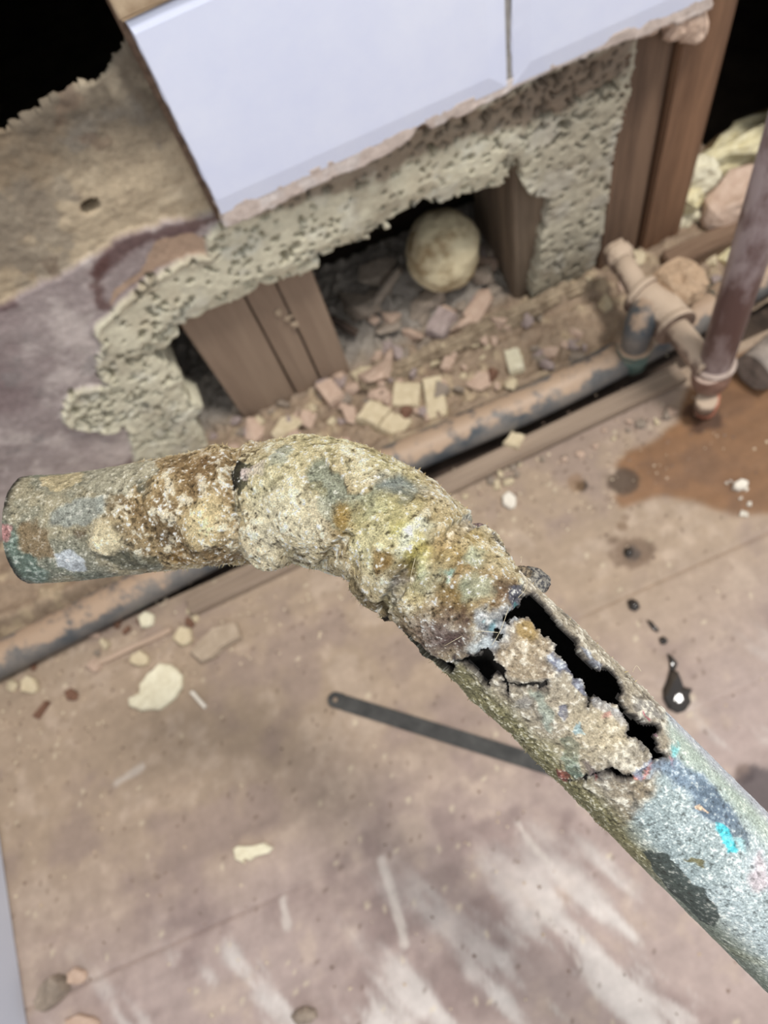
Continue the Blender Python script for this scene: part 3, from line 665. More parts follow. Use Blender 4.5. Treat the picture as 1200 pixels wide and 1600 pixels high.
chunk(667, 476, 74, 40, .016, 'grey', 12, 'big grey concrete slab right under the round foam lump')
chunk(690, 512, 48, 32, .016, 'lav', 35, 'grey-lavender block below the big grey slab in the hole', sq=True)
chunk(650, 528, 26, 40, .013, 'pink', 30, 'pale pink wedge standing beside the grey-lavender block')
chunk(752, 482, 66, 44, .014, 'pink', 20, 'large pinkish plaster chunk in the hole, left of the post foot')
chunk(722, 514, 44, 26, .012, 'pink', 30, 'pinkish slab on the ledge below the large pinkish chunk')
chunk(592, 584, 66, 40, .013, 'pink', 22, 'wide pinkish plaster chunk on the ledge right of the boards')
chunk(561, 484, 52, 66, .022, 'grey', 30, 'tall grey concrete chunk in the hole behind the boards')
chunk(606, 508, 44, 56, .018, 'grey', -20, 'grey-brown broken lump in the middle of the dark hole')
chunk(756, 432, 34, 36, .016, 'grey', 10, 'dusky grey lump between the foam lump and the post')
chunk(590, 430, 60, 50, .020, 'grey', 50, 'shadowed grey lump deep in the hole left of the foam')
chunk(400, 672, 44, 34, .014, 'pink', 25, 'pinkish chunk at the foot of the widest board')
chunk(445, 668, 54, 30, .013, 'tan', 12, 'tan chunk at the foot of the narrow middle board')
chunk(480, 652, 34, 26, .012, 'pink', 50, 'small pink chunk between the middle and right boards')
chunk(548, 652, 26, 34, .009, 'pink', -10, 'small upright pink chip left of the pale tan square chunk')
chunk(180, 708, 44, 28, .016, 'cream', 20, 'pale cream mortar remnant at the wall foot above the corroded pipe stub')
# crusted ledge of old mortar along the foot of the hole
me = box_mesh('mortar_ledge', (-0.120, -0.008, 0), (0.120, 0.008, 0.016), 0.003)
bm = bmesh.new(); bm.from_mesh(me); bmesh.ops.subdivide_edges(bm, edges=[e for e in bm.edges if e.calc_length() > .1], cuts=60); bmesh.ops.subdivide_edges(bm, edges=[e for e in bm.edges if e.calc_length() > .006], cuts=3, use_grid_fill=True); bm.to_mesh(me); bm.free()
noise_displace(me, 60, .0050, 61, 4); noise_displace(me, 240, .0016, 62)
o = link('mortar_ledge', me, mat_two('crusted_ledge', (118, 102, 84), (164, 147, 124), 80, .95, .8, .002)); o.location = (0.150, 0.4085, 0.002); tag(o, 'long crusted mortar ledge running along the foot of the hole', 'mortar')
# sticks in the hole
for (a, b, lab) in [((575, 505), (628, 432), 'dark wooden stick leaning diagonally in the hole'), ((520, 508), (562, 533), 'short dark rod lying beside the hole boards')]:
    pa = surf(*a); pb = surf(*b); pa[2] += .010; pb[2] += .012
    tag(link('stick', tube_mesh('stick', [tuple(pa), tuple((pa + pb) / 2 + np.array([0, 0, .001])), tuple(pb)], [.0042, .0048, .0040], 10, True, 3), PAL['dark' if 'rod' in lab else 'grey']), lab, 'stick')
# insulation and masonry right of the studs
def lump(name, px, py, y, dims, mat, label, cat, seed, amp=.005, rot=0):
    me = chunk_mesh(name, seed, dims, 22); bm = bmesh.new(); bm.from_mesh(me)
    bmesh.ops.subdivide_edges(bm, edges=bm.edges, cuts=4, use_grid_fill=True, smooth=.5); bm.to_mesh(me); bm.free(); noise_displace(me, 70, amp, seed); noise_displace(me, 300, amp * .2, seed + 1)
    o = link(name, me, PAL.get(mat, mat)); p = at_y(px, py, y); o.location = (p[0], p[1], p[2] - dims[2] / 2); o.rotation_euler = (0, 0, rot); tag(o, label, cat); return o
lump('foam_insulation', 1165, 232, 0.455, (.115, .022, .034), 'yel', 'ragged pale yellow foam insulation right of the studs', 'insulation', 11, .006)
lump('foam_insulation', 1180, 212, 0.478, (.12, .030, .034), mat_two('dirty_foam', (98, 80, 58), (150, 128, 92), 60, .95), 'dirty brown foam insulation above the pale yellow foam', 'insulation', 12, .006)
lump('masonry_block', 1166, 312, 0.412, (.085, .026, .040), 'pink', 'pinkish masonry lump under the yellow foam insulation', 'masonry', 13, .003)
lump('foam_scrap', 1078, 312, 0.430, (.026, .02, .030), 'yel', 'small yellow foam scrap at the right edge of the orange-brown stud', 'insulation', 14, .004)
lump('foam_scrap', 1090, 270, 0.440, (.028, .02, .028), 'cream', 'cream foam scrap pressed beside the stud, above the small yellow one', 'insulation', 15, .004)
lump('foam_scrap', 1074, 342, 0.425, (.020, .016, .016), 'cream', 'lowest cream foam crumb beside the stud foot', 'insulation', 16, .003)
chunk(1140, 402, 34, 32, .016, 'yel', 20, 'yellow foam crumb lying behind the upright brown pipe', name='foam_scrap', cat='insulation')
for (px, py, s, sd) in [(1062, 38, .017, 21), (1082, 40, .016, 22), (1045, 22, .014, 23), (1012, 42, .013, 24)]:
    o = lump('mortar_crumb', px, py, YW - .004, (s, .010, s * 1.1), 'pink', 'crumb of dusty mortar hanging under the narrower tile at the stud', 'mortar', sd, .003); o['group'] = 'mortar crumbs at the stud top'
# floor pieces traced from their outlines, each with its own thickness
def floor_slab(name, pts, h, col, label, cat='rubble', **kw):
    W = [at_z(*p)[:2] for p in pts]; c = sum(W) / len(W)
    o = link(name, slab_mesh(name, [w - c for w in W], h, **kw), PAL[col]); o.location = (c[0], c[1], 0); noise_displace(o.data, 160, h * .07, 9); tag(o, label, cat); return o
floor_slab('plaster_chip', [(204, 1095), (222, 1085), (222, 1072), (235, 1055), (252, 1040), (270, 1040), (287, 1056), (286, 1075), (276, 1092), (250, 1110), (225, 1111), (208, 1106)], .007, 'cream', 'big pale cream plaster chip alone on the floor at left', sub=2, jag=.0006, inset=.002)
floor_slab('plaster_chip', [(366, 1327), (372, 1321), (395, 1322), (415, 1317), (428, 1325), (420, 1334), (400, 1338), (392, 1346), (384, 1340), (380, 1348), (370, 1342)], .005, 'cream', 'small cream plaster chip lying in the middle of the lower floor', sub=2, jag=.0004)
floor_slab('stone_slab', [(300, 1022), (320, 1000), (336, 984), (372, 974), (378, 1000), (350, 1015), (335, 1030), (318, 1038)], .008, 'dust', 'flat dusty stone slab right of the big pale cream chip', sub=2, jag=.0007)
floor_slab('plaster_chip', [(70, 1545), (78, 1528), (92, 1520), (108, 1530), (110, 1548), (96, 1566), (80, 1574), (68, 1578), (66, 1560)], .012, 'grey', 'grey-cream lump near the lower left corner by the side panel', sub=2, jag=.0012)
floor_slab('plaster_chip', [(108, 1520), (120, 1510), (136, 1516), (138, 1530), (124, 1540), (110, 1536)], .006, 'pink', 'small pink chip just right of the grey-cream corner lump', sub=2, jag=.0008)
floor_slab('plaster_chip', [(105, 1592), (125, 1582), (150, 1588), (160, 1600), (140, 1612), (108, 1610)], .006, 'pink', 'reddish flat flake at the bottom edge near the left corner', sub=2, jag=.0008)
floor_slab('pebble', [(458, 1586), (466, 1575), (480, 1571), (494, 1576), (497, 1588), (486, 1598), (468, 1600)], .007, 'grey', 'round grey pebble at the bottom edge of the floor', sub=2, dome=.002)
floor_slab('plaster_chip', [(36, 1066), (46, 1056), (58, 1062), (62, 1078), (52, 1086), (38, 1082)], .006, 'tan', 'dull tan chip at the left edge below the copper pipe', sub=2, jag=.0006)
floor_slab('plaster_chip', [(208, 1025), (222, 1018), (234, 1026), (232, 1040), (216, 1043), (206, 1036)], .006, 'tan', 'tan chip just above the big pale cream chip', sub=2, jag=.0006)
floor_slab('plaster_chip', [(218, 966), (230, 957), (243, 962), (240, 978), (224, 983)], .006, 'cream', 'light chip close under the copper pipe at left', sub=2, jag=.0006)
floor_slab('plaster_chip', [(272, 1000), (284, 980), (300, 984), (302, 1004), (286, 1012)], .006, 'tan', 'tan chip touching the left side of the flat dusty stone slab', sub=2, jag=.0006)
floor_slab('plaster_chip', [(784, 778), (794, 770), (806, 778), (806, 792), (796, 797), (786, 790)], .005, 'white', 'small white chip on the floor under the copper pipe, left of the stains', sub=2, jag=.0005)
floor_slab('plaster_chip', [(1145, 757), (1156, 751), (1168, 754), (1166, 764), (1152, 769), (1144, 765)], .005, 'white', 'largest white chip on the wet brown stain', sub=2, jag=.0005)
floor_slab('wood_sliver', [(297, 1082), (303, 1079), (324, 1103), (320, 1108)], .003, 'white', 'tiny pale sliver right of the big pale cream chip', 'splinter', inset=.0006)
floor_slab('rust_crumb', [(103, 1082), (114, 1076), (123, 1083), (121, 1094), (108, 1095)], .005, 'brown', 'rusty brown crumb left of the big pale cream chip', sub=2, jag=.0004)
floor_slab('dark_twig', [(54, 1120), (75, 1095), (80, 1098), (62, 1124)], .004, 'brown', 'short brown twig near the left edge of the floor', 'splinter', inset=.0006)
# repeats nothing tells apart
rng = random.Random(12)
protos = [chunk_mesh('plaster_crumb', 500 + k, (1, 1, .6), 12) for k in range(6)]
def crumbs(n, area, size, cols, label, group, name='plaster_crumb'):
    (x0, y0), (x1, y1), wid = area; ex, ey = x1 - x0, y1 - y0; ln = math.hypot(ex, ey)
    for k in range(n):
        t = rng.random(); q = rng.uniform(-wid, wid); p = surf(x0 + ex * t - ey / ln * q, y0 + ey * t + ex / ln * q)
        s = rng.uniform(*size); me = protos[k % 6].copy() if False else protos[k % 6]
        o = bpy.data.objects.new(name, me); COL.objects.link(o)
        if not me.materials: me.materials.append(PAL['tan'])
        ck = rng.choice(cols); o.material_slots[0].link = 'OBJECT'; o.material_slots[0].material = PAL[ck]
        o.location = (p[0], p[1], p[2] - s * .12); o.scale = (s, s * rng.uniform(.6, 1), s * rng.uniform(.6, 1)); o.rotation_euler = (0, 0, rng.uniform(0, 6.3))
        tag(o, label.replace('nondescript', {'tan': 'tan', 'pink': 'pinkish', 'grey': 'grey', 'lav': 'lavender-grey', 'brown': 'brown', 'white': 'white'}[ck]), 'rubble', group)
crumbs(115, ((340, 712), (900, 500), 60), (.008, .018), ['tan', 'pink', 'grey', 'pink', 'lav'], 'nondescript plaster crumb in the rubble between boards, hole and copper floor pipe', 'rubble crumbs along the wall foot')
crumbs(26, ((560, 520), (790, 440), 60), (.012, .024), ['grey', 'grey', 'lav', 'pink'], 'nondescript broken lump heaped inside the wall hole', 'lumps heaped in the hole')
crumbs(22, ((10, 1060), (330, 930), 40), (.006, .013), ['tan', 'pink', 'grey', 'brown'], 'nondescript crumb on the floor beneath the left run of copper pipe', 'crumbs under the left pipe')
crumbs(26, ((700, 775), (1060, 640), 14), (.005, .011), ['tan', 'pink', 'grey'], 'nondescript crumb along the front edge of the wooden strip', 'crumbs along the strip')
crumbs(18, ((880, 470), (1180, 400), 40), (.008, .018), ['pink', 'tan', 'pink', 'lav'], 'nondescript dusty crumb around the tee and stud feet', 'crumbs around the tee')
crumbs(7, ((1110, 745), (1190, 800), 30), (.003, .006), ['white'], 'tiny white crumb scattered on the wet brown stain', 'white crumbs on the stain')
# loose grit too small to count
gv = []; gf = []; r = np.random.default_rng(4)
for k in range(1500):
    if k < 700: x_, y_ = r.uniform(-.40, .42), r.uniform(-.30, .31)
    else: x_, y_ = r.uniform(-.40, .30), r.uniform(.20, .30)
    s = r.uniform(.0006, .0019); b = len(gv)
    for q in ((1, 0, 0), (-.5, .9, 0), (-.6, -.8, 0), (.1, .1, 1.1)): gv.append((x_ + q[0] * s * r.uniform(.6, 1.2), y_ + q[1] * s * r.uniform(.6, 1.2), q[2] * s - .0008))
    gf += [(b, b + 1, b + 3), (b + 1, b + 2, b + 3), (b + 2, b, b + 3)]
me = mesh_np('floor_grit', gv, gf); cc = np.repeat(np.array([[lin((205, 190, 165)), lin((132, 112, 98)), lin((185, 165, 142)), lin((112, 94, 82))][int(i)] for i in r.integers(0, 4, 1500)]), 4, 0); set_tint(me, cc)
tag(link('floor_grit', me, mat_vc('grit', .9, 300, .9, 1.1, .1, .0005)), 'fine loose grit scattered over the plywood floor', 'grit', kind='stuff')

# water drops on the floor
M_drop = mat_two('dirty_water', (34, 28, 24), (44, 36, 30), 60, 0.06, 0.0, 0.0001, spec=0.6)
def c6(*pts): return [(800 + a * .375, 650 + b * .375) for a, b in pts]
def drop(pts, h, label):
    W = [at_z(*p)[:2] for p in pts]; c = sum(W) / len(W); me = slab_mesh('water_drop', [w - c for w in W], h, 0, .002, 0, 1, h * .5, 3)
    smooth(me); o = link('water_drop', me, M_drop); o.location = (c[0], c[1], 0); tag(o, label, 'water')
drop(c6((655, 1060), (690, 1065), (705, 1100), (715, 1130), (750, 1138), (738, 1165), (745, 1195), (720, 1230), (690, 1240), (650, 1220), (630, 1180), (628, 1140), (645, 1100)), .0018, 'large dark drop-shaped water spill with a bright glint on the floor')
drop(c6((645, 990), (665, 1000), (690, 1030), (680, 1060), (655, 1062), (655, 1030)), .0012, 'narrow dark water blot joined to the top of the large spill')
drop(c6((480, 770), (500, 762), (525, 775), (533, 800), (515, 815), (490, 805)), .0016, 'round dark water drop with a faint glint above the trickle')
drop(c6((560, 850), (580, 855), (612, 890), (608, 903), (585, 890)), .0008, 'slanted dark water streak between the round drop and the spill')
drop(c6((612, 925), (632, 918), (650, 935), (640, 952), (620, 952)), .0010, 'small dark water dot above the large spill')
drop(c6((470, 555), (488, 548), (505, 562), (502, 582), (482, 588), (468, 575)), .0016, 'small dark drop in the centre of a brown ring stain')

# hacksaw blade on the floor
def blade():
    a = at_z(513, 1090); b = at_z(852, 1195); d = (b - a) / np.linalg.norm(b - a); L = 0.300; Wd = 0.0128; th = 0.0008
    bm = bmesh.new(); hw = Wd / 2; hr = 0.0021; cx = 0.0065; N = 32; xe = 0.014
    inner = []; outer = []
    for k in range(N):
        t = 2 * math.pi * k / N; ct, st = math.cos(t), math.sin(t)
        inner.append((cx + hr * ct, hr * st))
        if ct > 0.0:
            s = min((xe - cx) / max(ct, 1e-6), hw / max(abs(st), 1e-6)); outer.append((cx + s * ct, s * st))
        else:
            s = hw; outer.append((cx + s * ct, s * st))
    V0 = [bm.verts.new((x, y, 0)) for x, y in inner]; V1 = [bm.verts.new((x, y, 0)) for x, y in outer]
    for k in range(N): bm.faces.new((V0[k], V0[(k + 1) % N], V1[(k + 1) % N], V1[k]))
    nT = 150; step = (L - xe) / nT
    for k in range(nT):
        x = xe + k * step
        q = [bm.verts.new(p) for p in ((x, -hw, 0), (x + step, -hw, 0), (x + step, hw - .0009, 0), (x + step * .8, hw, 0), (x, hw - .0009, 0))]
        bm.faces.new(q)
    ex = bmesh.ops.extrude_face_region(bm, geom=list(bm.faces)); bmesh.ops.translate(bm, verts=[v for v in ex['geom'] if isinstance(v, bmesh.types.BMVert)], vec=(0, 0, th))
    bmesh.ops.recalc_face_normals(bm, faces=bm.faces)
    me = bpy.data.meshes.new('hacksaw_blade'); bm.to_mesh(me); bm.free()
    o = link('hacksaw_blade', me, mat_two('blackened_steel', (44, 44, 43), (70, 69, 67), 70, .6, .15, .0004, spec=.3)); o.location = (a[0], a[1], 0.0006); o.rotation_euler = (0, 0, math.atan2(d[1], d[0]))
    tag(o, 'flat dark hacksaw blade with an end hole lying on the floor', 'blade')
blade()

# ================================================================== THE CORRODED PIPE HELD UP TO THE VIEWER
def held_pipe():
    ctrl = [(49, 827, .2310), (110, 824, .2305), (200, 813, .2290), (300, 798, .2260), (400, 790, .2215), (488, 783, .2155), (596, 820, .2085), (658, 874, .2045), (758, 975, .1995), (900, 1111, .1970),
            (1130, 1341, .1955), (1400, 1611, .1955), (1750, 1961, .1955)]
    C = np.array([at_d(*c) for c in ctrl])
    # dense centreline, resampled by length
    D = []
    for i in range(len(C) - 1):
        p0, p1, p2, p3 = C[max(i - 1, 0)], C[i], C[i + 1], C[min(i + 2, len(C) - 1)]
        for t in np.linspace(0, 1, 60, endpoint=False):
            D.append(0.5 * (2 * p1 + (p2 - p0) * t + (2 * p0 - 5 * p1 + 4 * p2 - p3) * t * t + (-p0 + 3 * p1 - 3 * p2 + p3) * t ** 3))
    D.append(C[-1]); D = np.array(D)
    cum = np.concatenate([[0], np.cumsum(np.linalg.norm(np.diff(D, axis=0), axis=1))]); LEN = cum[-1]
    # finer steps where the photograph looks
    vis = 0.345
    S = np.concatenate([np.arange(0, vis, 0.00025), np.arange(vis, LEN, 0.002)])
    cl = np.column_stack([np.interp(S, cum, D[:, k]) for k in range(3)])
    Ss = np.linspace(0, LEN, 400); cs = np.column_stack([np.interp(Ss, cum, D[:, k]) for k in range(3)])
    tg = np.gradient(cs, axis=0); tg = np.column_stack([np.interp(S, Ss, tg[:, k]) for k in range(3)]); tg /= np.linalg.norm(tg, axis=1)[:, None]
    toc = CAM - cl; N = toc - tg * (toc * tg).sum(1)[:, None]; N /= np.linalg.norm(N, axis=1)[:, None]
    B = np.cross(tg, N)
    R = 0.0168
    th = np.concatenate([np.linspace(-1.75, 1.75, 290, endpoint=False), np.linspace(1.75, 2 * math.pi - 1.75, 70, endpoint=False)])
    ns, nt = len(S), len(th)
    dirs = (N[:, None, :] * np.cos(th)[None, :, None] + B[:, None, :] * np.sin(th)[None, :, None]).reshape(-1, 3)
    P0 = np.repeat(cl, nt, 0) + dirs * R
    thw = np.where(th > math.pi, th - 2 * math.pi, th)
    U = np.column_stack([np.repeat(S, nt), np.tile(thw * R, ns)])          # unrolled surface coordinates
    # sight line -> unrolled coordinates (used to set each patch of corrosion out on the skin)
    sub = np.where((np.abs(U[:, 1]) < 1.45 * R) & (np.arange(len(U)) // nt % 4 == 0) & (np.arange(len(U)) % nt % 2 == 0))[0]
    q = (P0[sub] - CAM) @ W2C; PX = np.column_stack([600 + F * q[:, 0] / q[:, 2], 800 - F * q[:, 1] / q[:, 2]]); US = U[sub]
    def uv(px, py): return US[np.argmin((PX[:, 0] - px) ** 2 + (PX[:, 1] - py) ** 2)]
    def UVp(pts): return np.array([uv(*p) for p in pts])
    A = lambda *p: [(a * .5, 650 + b * .5) for a, b in p]                    # enlargements used while measuring
    Bq = lambda *p: [(450 + a * .375, 650 + b * .375) for a, b in p]
    Cq = lambda *p: [(650 + a * .375, 850 + b * .375) for a, b in p]
    Dq = lambda *p: [(800 + a / 3, 1100 + b / 3) for a, b in p]
    PXM = 0.00018                                                           # about one pixel on the skin
    n = len(U)
    Pn = P0 - cl[0]
    f0 = fbm(Pn, 45, 4, 401); f1 = fbm(Pn, 110, 5, 411); f2 = fbm(Pn, 330, 4, 421); f3 = fbm(Pn, 900, 3, 431); f4 = vnoise(Pn, 2600, 441)
    Uw = U + np.column_stack([fbm(Pn, 420, 4, 451), fbm(Pn, 420, 4, 461)]) * 0.0011      # ragged outlines
    Uww = U + np.column_stack([fbm(Pn, 200, 5, 471), fbm(Pn, 200, 5, 481)]) * 0.0024
    s = U[:, 0]
    def sat(px, py): return uv(px, py)[0]
    s_groove = sat(366, 790); s_bend = sat(525, 830)
    # fitting covered in crust: from the groove to a ragged end on the split pipe
    END = UVp([(596, 944), (640, 978), (680, 1012), (705, 1028), (725, 1024), (748, 1015), (760, 985), (772, 968), (795, 955), (806, 935), (812, 915), (800, 893), (770, 850), (752, 826)])
    crust_poly = np.vstack([END, [[s_groove, END[-1, 1] + .05]], [[s_groove, END[0, 1] - .05]]])
    # crust polygon in unrolled space: bounded by the groove and by the ragged end
    lo_a = END[0, 1]; hi_a = END[-1, 1]
    crust_poly = np.vstack([END, [[END[-1, 0], 0.06], [s_groove, 0.06], [s_groove, -0.06], [END[0, 0], -0.06]]])
    sdc = psd(Uw, crust_poly); k_cr = sst(0.0004, -0.0005, sdc)
    k_stub = sst(0.0006, -0.0006, Uw[:, 0] - s_groove)
    # ---------------- relief (metres, outward)
    h = np.zeros(n)
    rough_cr = 0.0008 * f0 + 0.0008 * f1 + 0.00046 * f2 + 0.00020 * f3 + 0.00012 * f4
    h += k_cr * (0.0016 + 0.0005 * sst(s_bend, s_bend + .02, s) + rough_cr)
    # brown crust over the right half of the stub
    stub_cr = k_stub * sst(sat(120, 815), sat(230, 815), Uww[:, 0] + 0.004 * f0 + 0.003 * np.cos(U[:, 1] / R * 2.0))
    h += stub_cr * (0.0007 + 0.9 * rough_cr)
    h += k_stub * (1 - stub_cr) * (0.00025 * f1 + 0.00016 * f2 + .0001 * f3)
    tail = (1 - k_cr) * (1 - k_stub)
    sp_end = sat(1010, 1215); k_sp = tail * sst(sp_end + .003, sp_end - .001, Uww[:, 0] - 0.25 * (U[:, 1] + 0.004))
    h += tail * (0.00010 * f1 + 0.00010 * f2 + 0.00011 * f3 + 0.00005 * f4) + k_sp * (0.00040 * f1 + 0.00028 * f2 + 0.0002 * f3)
    def lump(px, py, rp, hm, wob=.45, hard=.55):
        nonlocal h
        c = uv(px, py); r = rp * PXM; i = box_mask(U, [c], r * 2.2)
        d = np.hypot(*(Uww[i] - c).T) / r + wob * .35 * f1[i]
        h[i] += hm * sst(1.15, hard, d)
    for a in [(170, 840, 30, .0016), (240, 815, 40, .0012), (318, 822, 44, .0024), (300, 862, 34, .0014), (215, 862, 30, .0008), (262, 772, 44, .0012), (330, 745, 34, .0016), (380, 705, 26, .0010), (405, 850, 52, .0018), (455, 825, 45, .0012),
              (470, 735, 60, .0006), (420, 740, 22, .0011), (430, 868, 34, .0016), (560, 715, 46, .0009), (640, 860, 50, .0012), (600, 900, 52, .0014), (560, 930, 34, .0012), (690, 880, 44, .0014), (720, 930, 44, .0012), (680, 810, 34, .0010),
              (760, 905, 36, .0010), (665, 975, 44, .0013), (645, 925, 26, .0010), (745, 980, 30, .0008), (340, 700, 22, .0010), (500, 690, 30, .0006), (545, 770, 0.1, 0)]:
        if a[3]: lump(*a)
    def groove(line, wd, dep):
        nonlocal h
        L = UVp(line); i = box_mask(U, L, wd * PXM * 3); d = lsd(Uw[i], L) / (wd * PXM)
        h[i] -= dep * np.exp(-d * d)
    groove([(372, 690), (362, 725), (362, 760), (372, 800), (370, 845), (378, 884)], 9, .0021)
    groove([(500, 884), (512, 872), (528, 858), (545, 838)], 8, .0026)
    groove([(545, 838), (575, 815), (600, 800)], 6, .0006)
    groove([(600, 868), (625, 872), (640, 880)], 6, .0010)
    groove(Bq((620, 400), (580, 470), (600, 540), (590, 600)), 5, .0009)
    groove(Bq((530, 590), (530, 700), (560, 790)), 3, .0006)
    groove([(790, 1068), (815, 1071), (838, 1068), (846, 1078), (856, 1067)], 3, .0016)
    groove(Cq((640, 985), (700, 982), (745, 965), (800, 945)), 3, .0018)
    groove(Cq((870, 972), (940, 965), (975, 930), (990, 890)), 2.5, .0007)
    # smooth worn windows in the crust
    win = UVp(Bq((75, 250), (110, 210), (150, 195), (190, 235), (240, 270), (250, 330), (350, 335), (380, 300), (470, 260), (520, 290), (540, 340), (480, 380), (400, 400), (330, 430), (265, 460), (210, 475), (150, 430), (120, 380), (130, 330), (90, 290)))
    sw = psd(Uw, win); kw = sst(0.0003, -0.0003, sw); h = h * (1 - kw) + kw * (0.0004 + 0.00012 * f2 + 0.0001 * f3 + .0006 * f0)
    # ---------------- holes
    H1 = Cq((448, 225), (490, 203), (520, 235), (560, 280), (600, 345), (650, 380), (672, 400), (668, 440), (690, 470), (740, 515), (770, 530), (800, 515), (830, 530), (850, 560), (858, 605), (845, 625), (850, 660), (870, 690), (895, 715),
            (935, 750), (985, 755), (1010, 755), (1020, 775), (1000, 790), (990, 800), (1005, 830), (1003, 855), (1030, 882), (990, 888), (975, 855), (940, 820), (890, 800), (900, 770), (880, 735), (860, 690), (840, 660), (790, 650), (760, 625),
            (735, 630), (715, 640), (705, 600), (698, 560), (660, 545), (640, 510), (600, 470), (580, 450), (590, 430), (560, 390), (530, 370), (500, 320), (470, 290), (450, 290), (400, 300), (375, 320), (370, 310), (395, 290), (430, 265), (445, 250))
    H2 = Cq((185, 470), (240, 465), (275, 450), (290, 430), (310, 440), (325, 470), (330, 490), (355, 520), (365, 550), (330, 535), (310, 560), (295, 575), (270, 545), (240, 510), (210, 490))
    H3 = Cq((320, 375), (340, 365), (355, 385), (335, 395)); H4 = Cq((795, 950), (830, 940), (870, 970), (850, 975), (815, 955))
    H5 = [(606, 954), (640, 978), (668, 1002), (696, 1026), (712, 1042), (700, 1045), (668, 1018), (640, 994), (618, 972)]
    Uh = U + np.column_stack([fbm(Pn, 900, 4, 491), fbm(Pn, 900, 4, 495)]) * 0.00070
    hole = np.full(n, 1.0)
    HP = [UVp(p) for p in (H1, H2, H3, H4, H5)]
    for p in HP:
        i = box_mask(U, p, .004); hole[i] = np.minimum(hole[i], psd(Uh[i], p))
    hole -= 0.00042
    for L_, w_ in (([(785, 1067), (815, 1071), (838, 1068), (846, 1078), (856, 1067)], .00022), (Cq((640, 985), (700, 982), (745, 965), (800, 945)), .00028), (Cq((870, 972), (905, 975)), .00018),
                   ([(760, 846), (772, 862), (790, 880)], .0003), (Cq((365, 552), (372, 580), (382, 620)), .00020), (Cq((715, 640), (722, 680)), .00018)):
        L_ = UVp(L_); i = box_mask(U, L_, .004); hole[i] = np.minimum(hole[i], lsd(Uh[i], L_) - w_ * (1 + .6 * f1[i]))
    h += 0.0007 * np.exp(-(np.clip(hole, 0, 1) / 0.0011) ** 2) * (0.5 + f1)                 # lips curl at the tear
    h = np.maximum(h, -0.0009)
    # ---------------- corrosion colours (mineral map), some light and shade painted in
    def over(c, m, colr): m = np.clip(m, 0, 1)[:, None]; return c * (1 - m) + lin(colr) * m
    c = np.tile(lin((150, 148, 130)), (n, 1))
    # stub: grey-green with cream dust
    c = over(c, sst(0, .5, f0) * .6, (118, 128, 116)); c = over(c, sst(.0, .5, f1 - .3 * f0) * .6, (190, 178, 148)); c = over(c, sst(.2, .6, f4 * .6 + f3 * .5) * .6, (216, 210, 190)); c = over(c, sst(.2, .6, -f4 * .6 - f3 * .5) * .5, (92, 92, 80))
    # crust
    cc = np.tile(lin((196, 182, 148)), (n, 1)); cc = over(cc, sst(-.1, .5, f1) * .7, (220, 210, 182)); cc = over(cc, sst(0.0, .5, -f0 + .5 * f2) * .5, (158, 136, 98)); cc = over(cc, sst(.2, .55, f2 + .5 * f3) * .7, (240, 234, 214))
    cc = over(cc, sst(.2, .5, -f2 * .6 - .7 * f3 + .2 * f1) * .8, (88, 72, 50))
    c = c * (1 - k_cr[:, None]) + cc * k_cr[:, None]
    sc = np.tile(lin((164, 142, 106)), (n, 1)); sc = over(sc, sst(-.05, .5, f1) * .7, (206, 188, 150)); sc = over(sc, sst(.1, .5, -f1 + .5 * f2) * .65, (112, 90, 62)); sc = over(sc, sst(.15, .5, f2 + .4 * f3) * .75, (234, 224, 198)); sc = over(sc, sst(.2, .5, -f2 * .6 - .7 * f3) * .75, (74, 60, 42))
    c = c * (1 - stub_cr[:, None]) + sc * stub_cr[:, None]
    # split pipe: tan-grey scab
    sp = np.tile(lin((168, 158, 140)), (n, 1)); sp = over(sp, sst(0, .45, f1) * .7, (142, 140, 138)); sp = over(sp, sst(.05, .5, -f0 + .4 * f1) * .6, (150, 134, 110)); sp = over(sp, sst(.1, .5, f2 * .6 + .6 * f3) * .75, (226, 220, 204)); sp = over(sp, sst(.2, .55, -f2 * .6 - .6 * f3 + .2 * f1) * .65, (98, 90, 80))
    # tail: blue-grey bloom, olive flank below and pale green above with shade and light painted in
    tl = np.tile(lin((158, 172, 174)), (n, 1)); tl = over(tl, sst(-.1, .5, f0 + .4 * f1) * .5, (190, 202, 206)); tl = over(tl, sst(.1, .6, .8 * f4 + .35 * f3 + .25 * f0) * .6, (226, 234, 232)); tl = over(tl, sst(.1, .6, -.8 * f4 - .35 * f3 - .2 * f0) * .45, (96, 108, 106))
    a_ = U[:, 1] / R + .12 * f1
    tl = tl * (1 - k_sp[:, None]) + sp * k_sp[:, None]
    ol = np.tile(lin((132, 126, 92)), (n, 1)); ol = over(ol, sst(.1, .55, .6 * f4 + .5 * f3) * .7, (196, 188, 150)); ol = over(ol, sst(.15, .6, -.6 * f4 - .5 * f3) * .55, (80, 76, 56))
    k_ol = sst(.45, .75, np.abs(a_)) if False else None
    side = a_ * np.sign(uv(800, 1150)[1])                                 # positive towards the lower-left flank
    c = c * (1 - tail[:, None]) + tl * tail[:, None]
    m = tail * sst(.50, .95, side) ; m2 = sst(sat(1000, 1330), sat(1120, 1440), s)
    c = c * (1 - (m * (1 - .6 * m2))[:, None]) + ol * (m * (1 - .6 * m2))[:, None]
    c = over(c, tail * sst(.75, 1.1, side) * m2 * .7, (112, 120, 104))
    c = over(c, tail * sst(.45, .85, -side) * .6 * (1 - k_sp), (170, 182, 164)); c = over(c, tail * sst(.9, 1.25, -side + .2 * f1) * .6 * (1 - k_sp), (186, 186, 204))
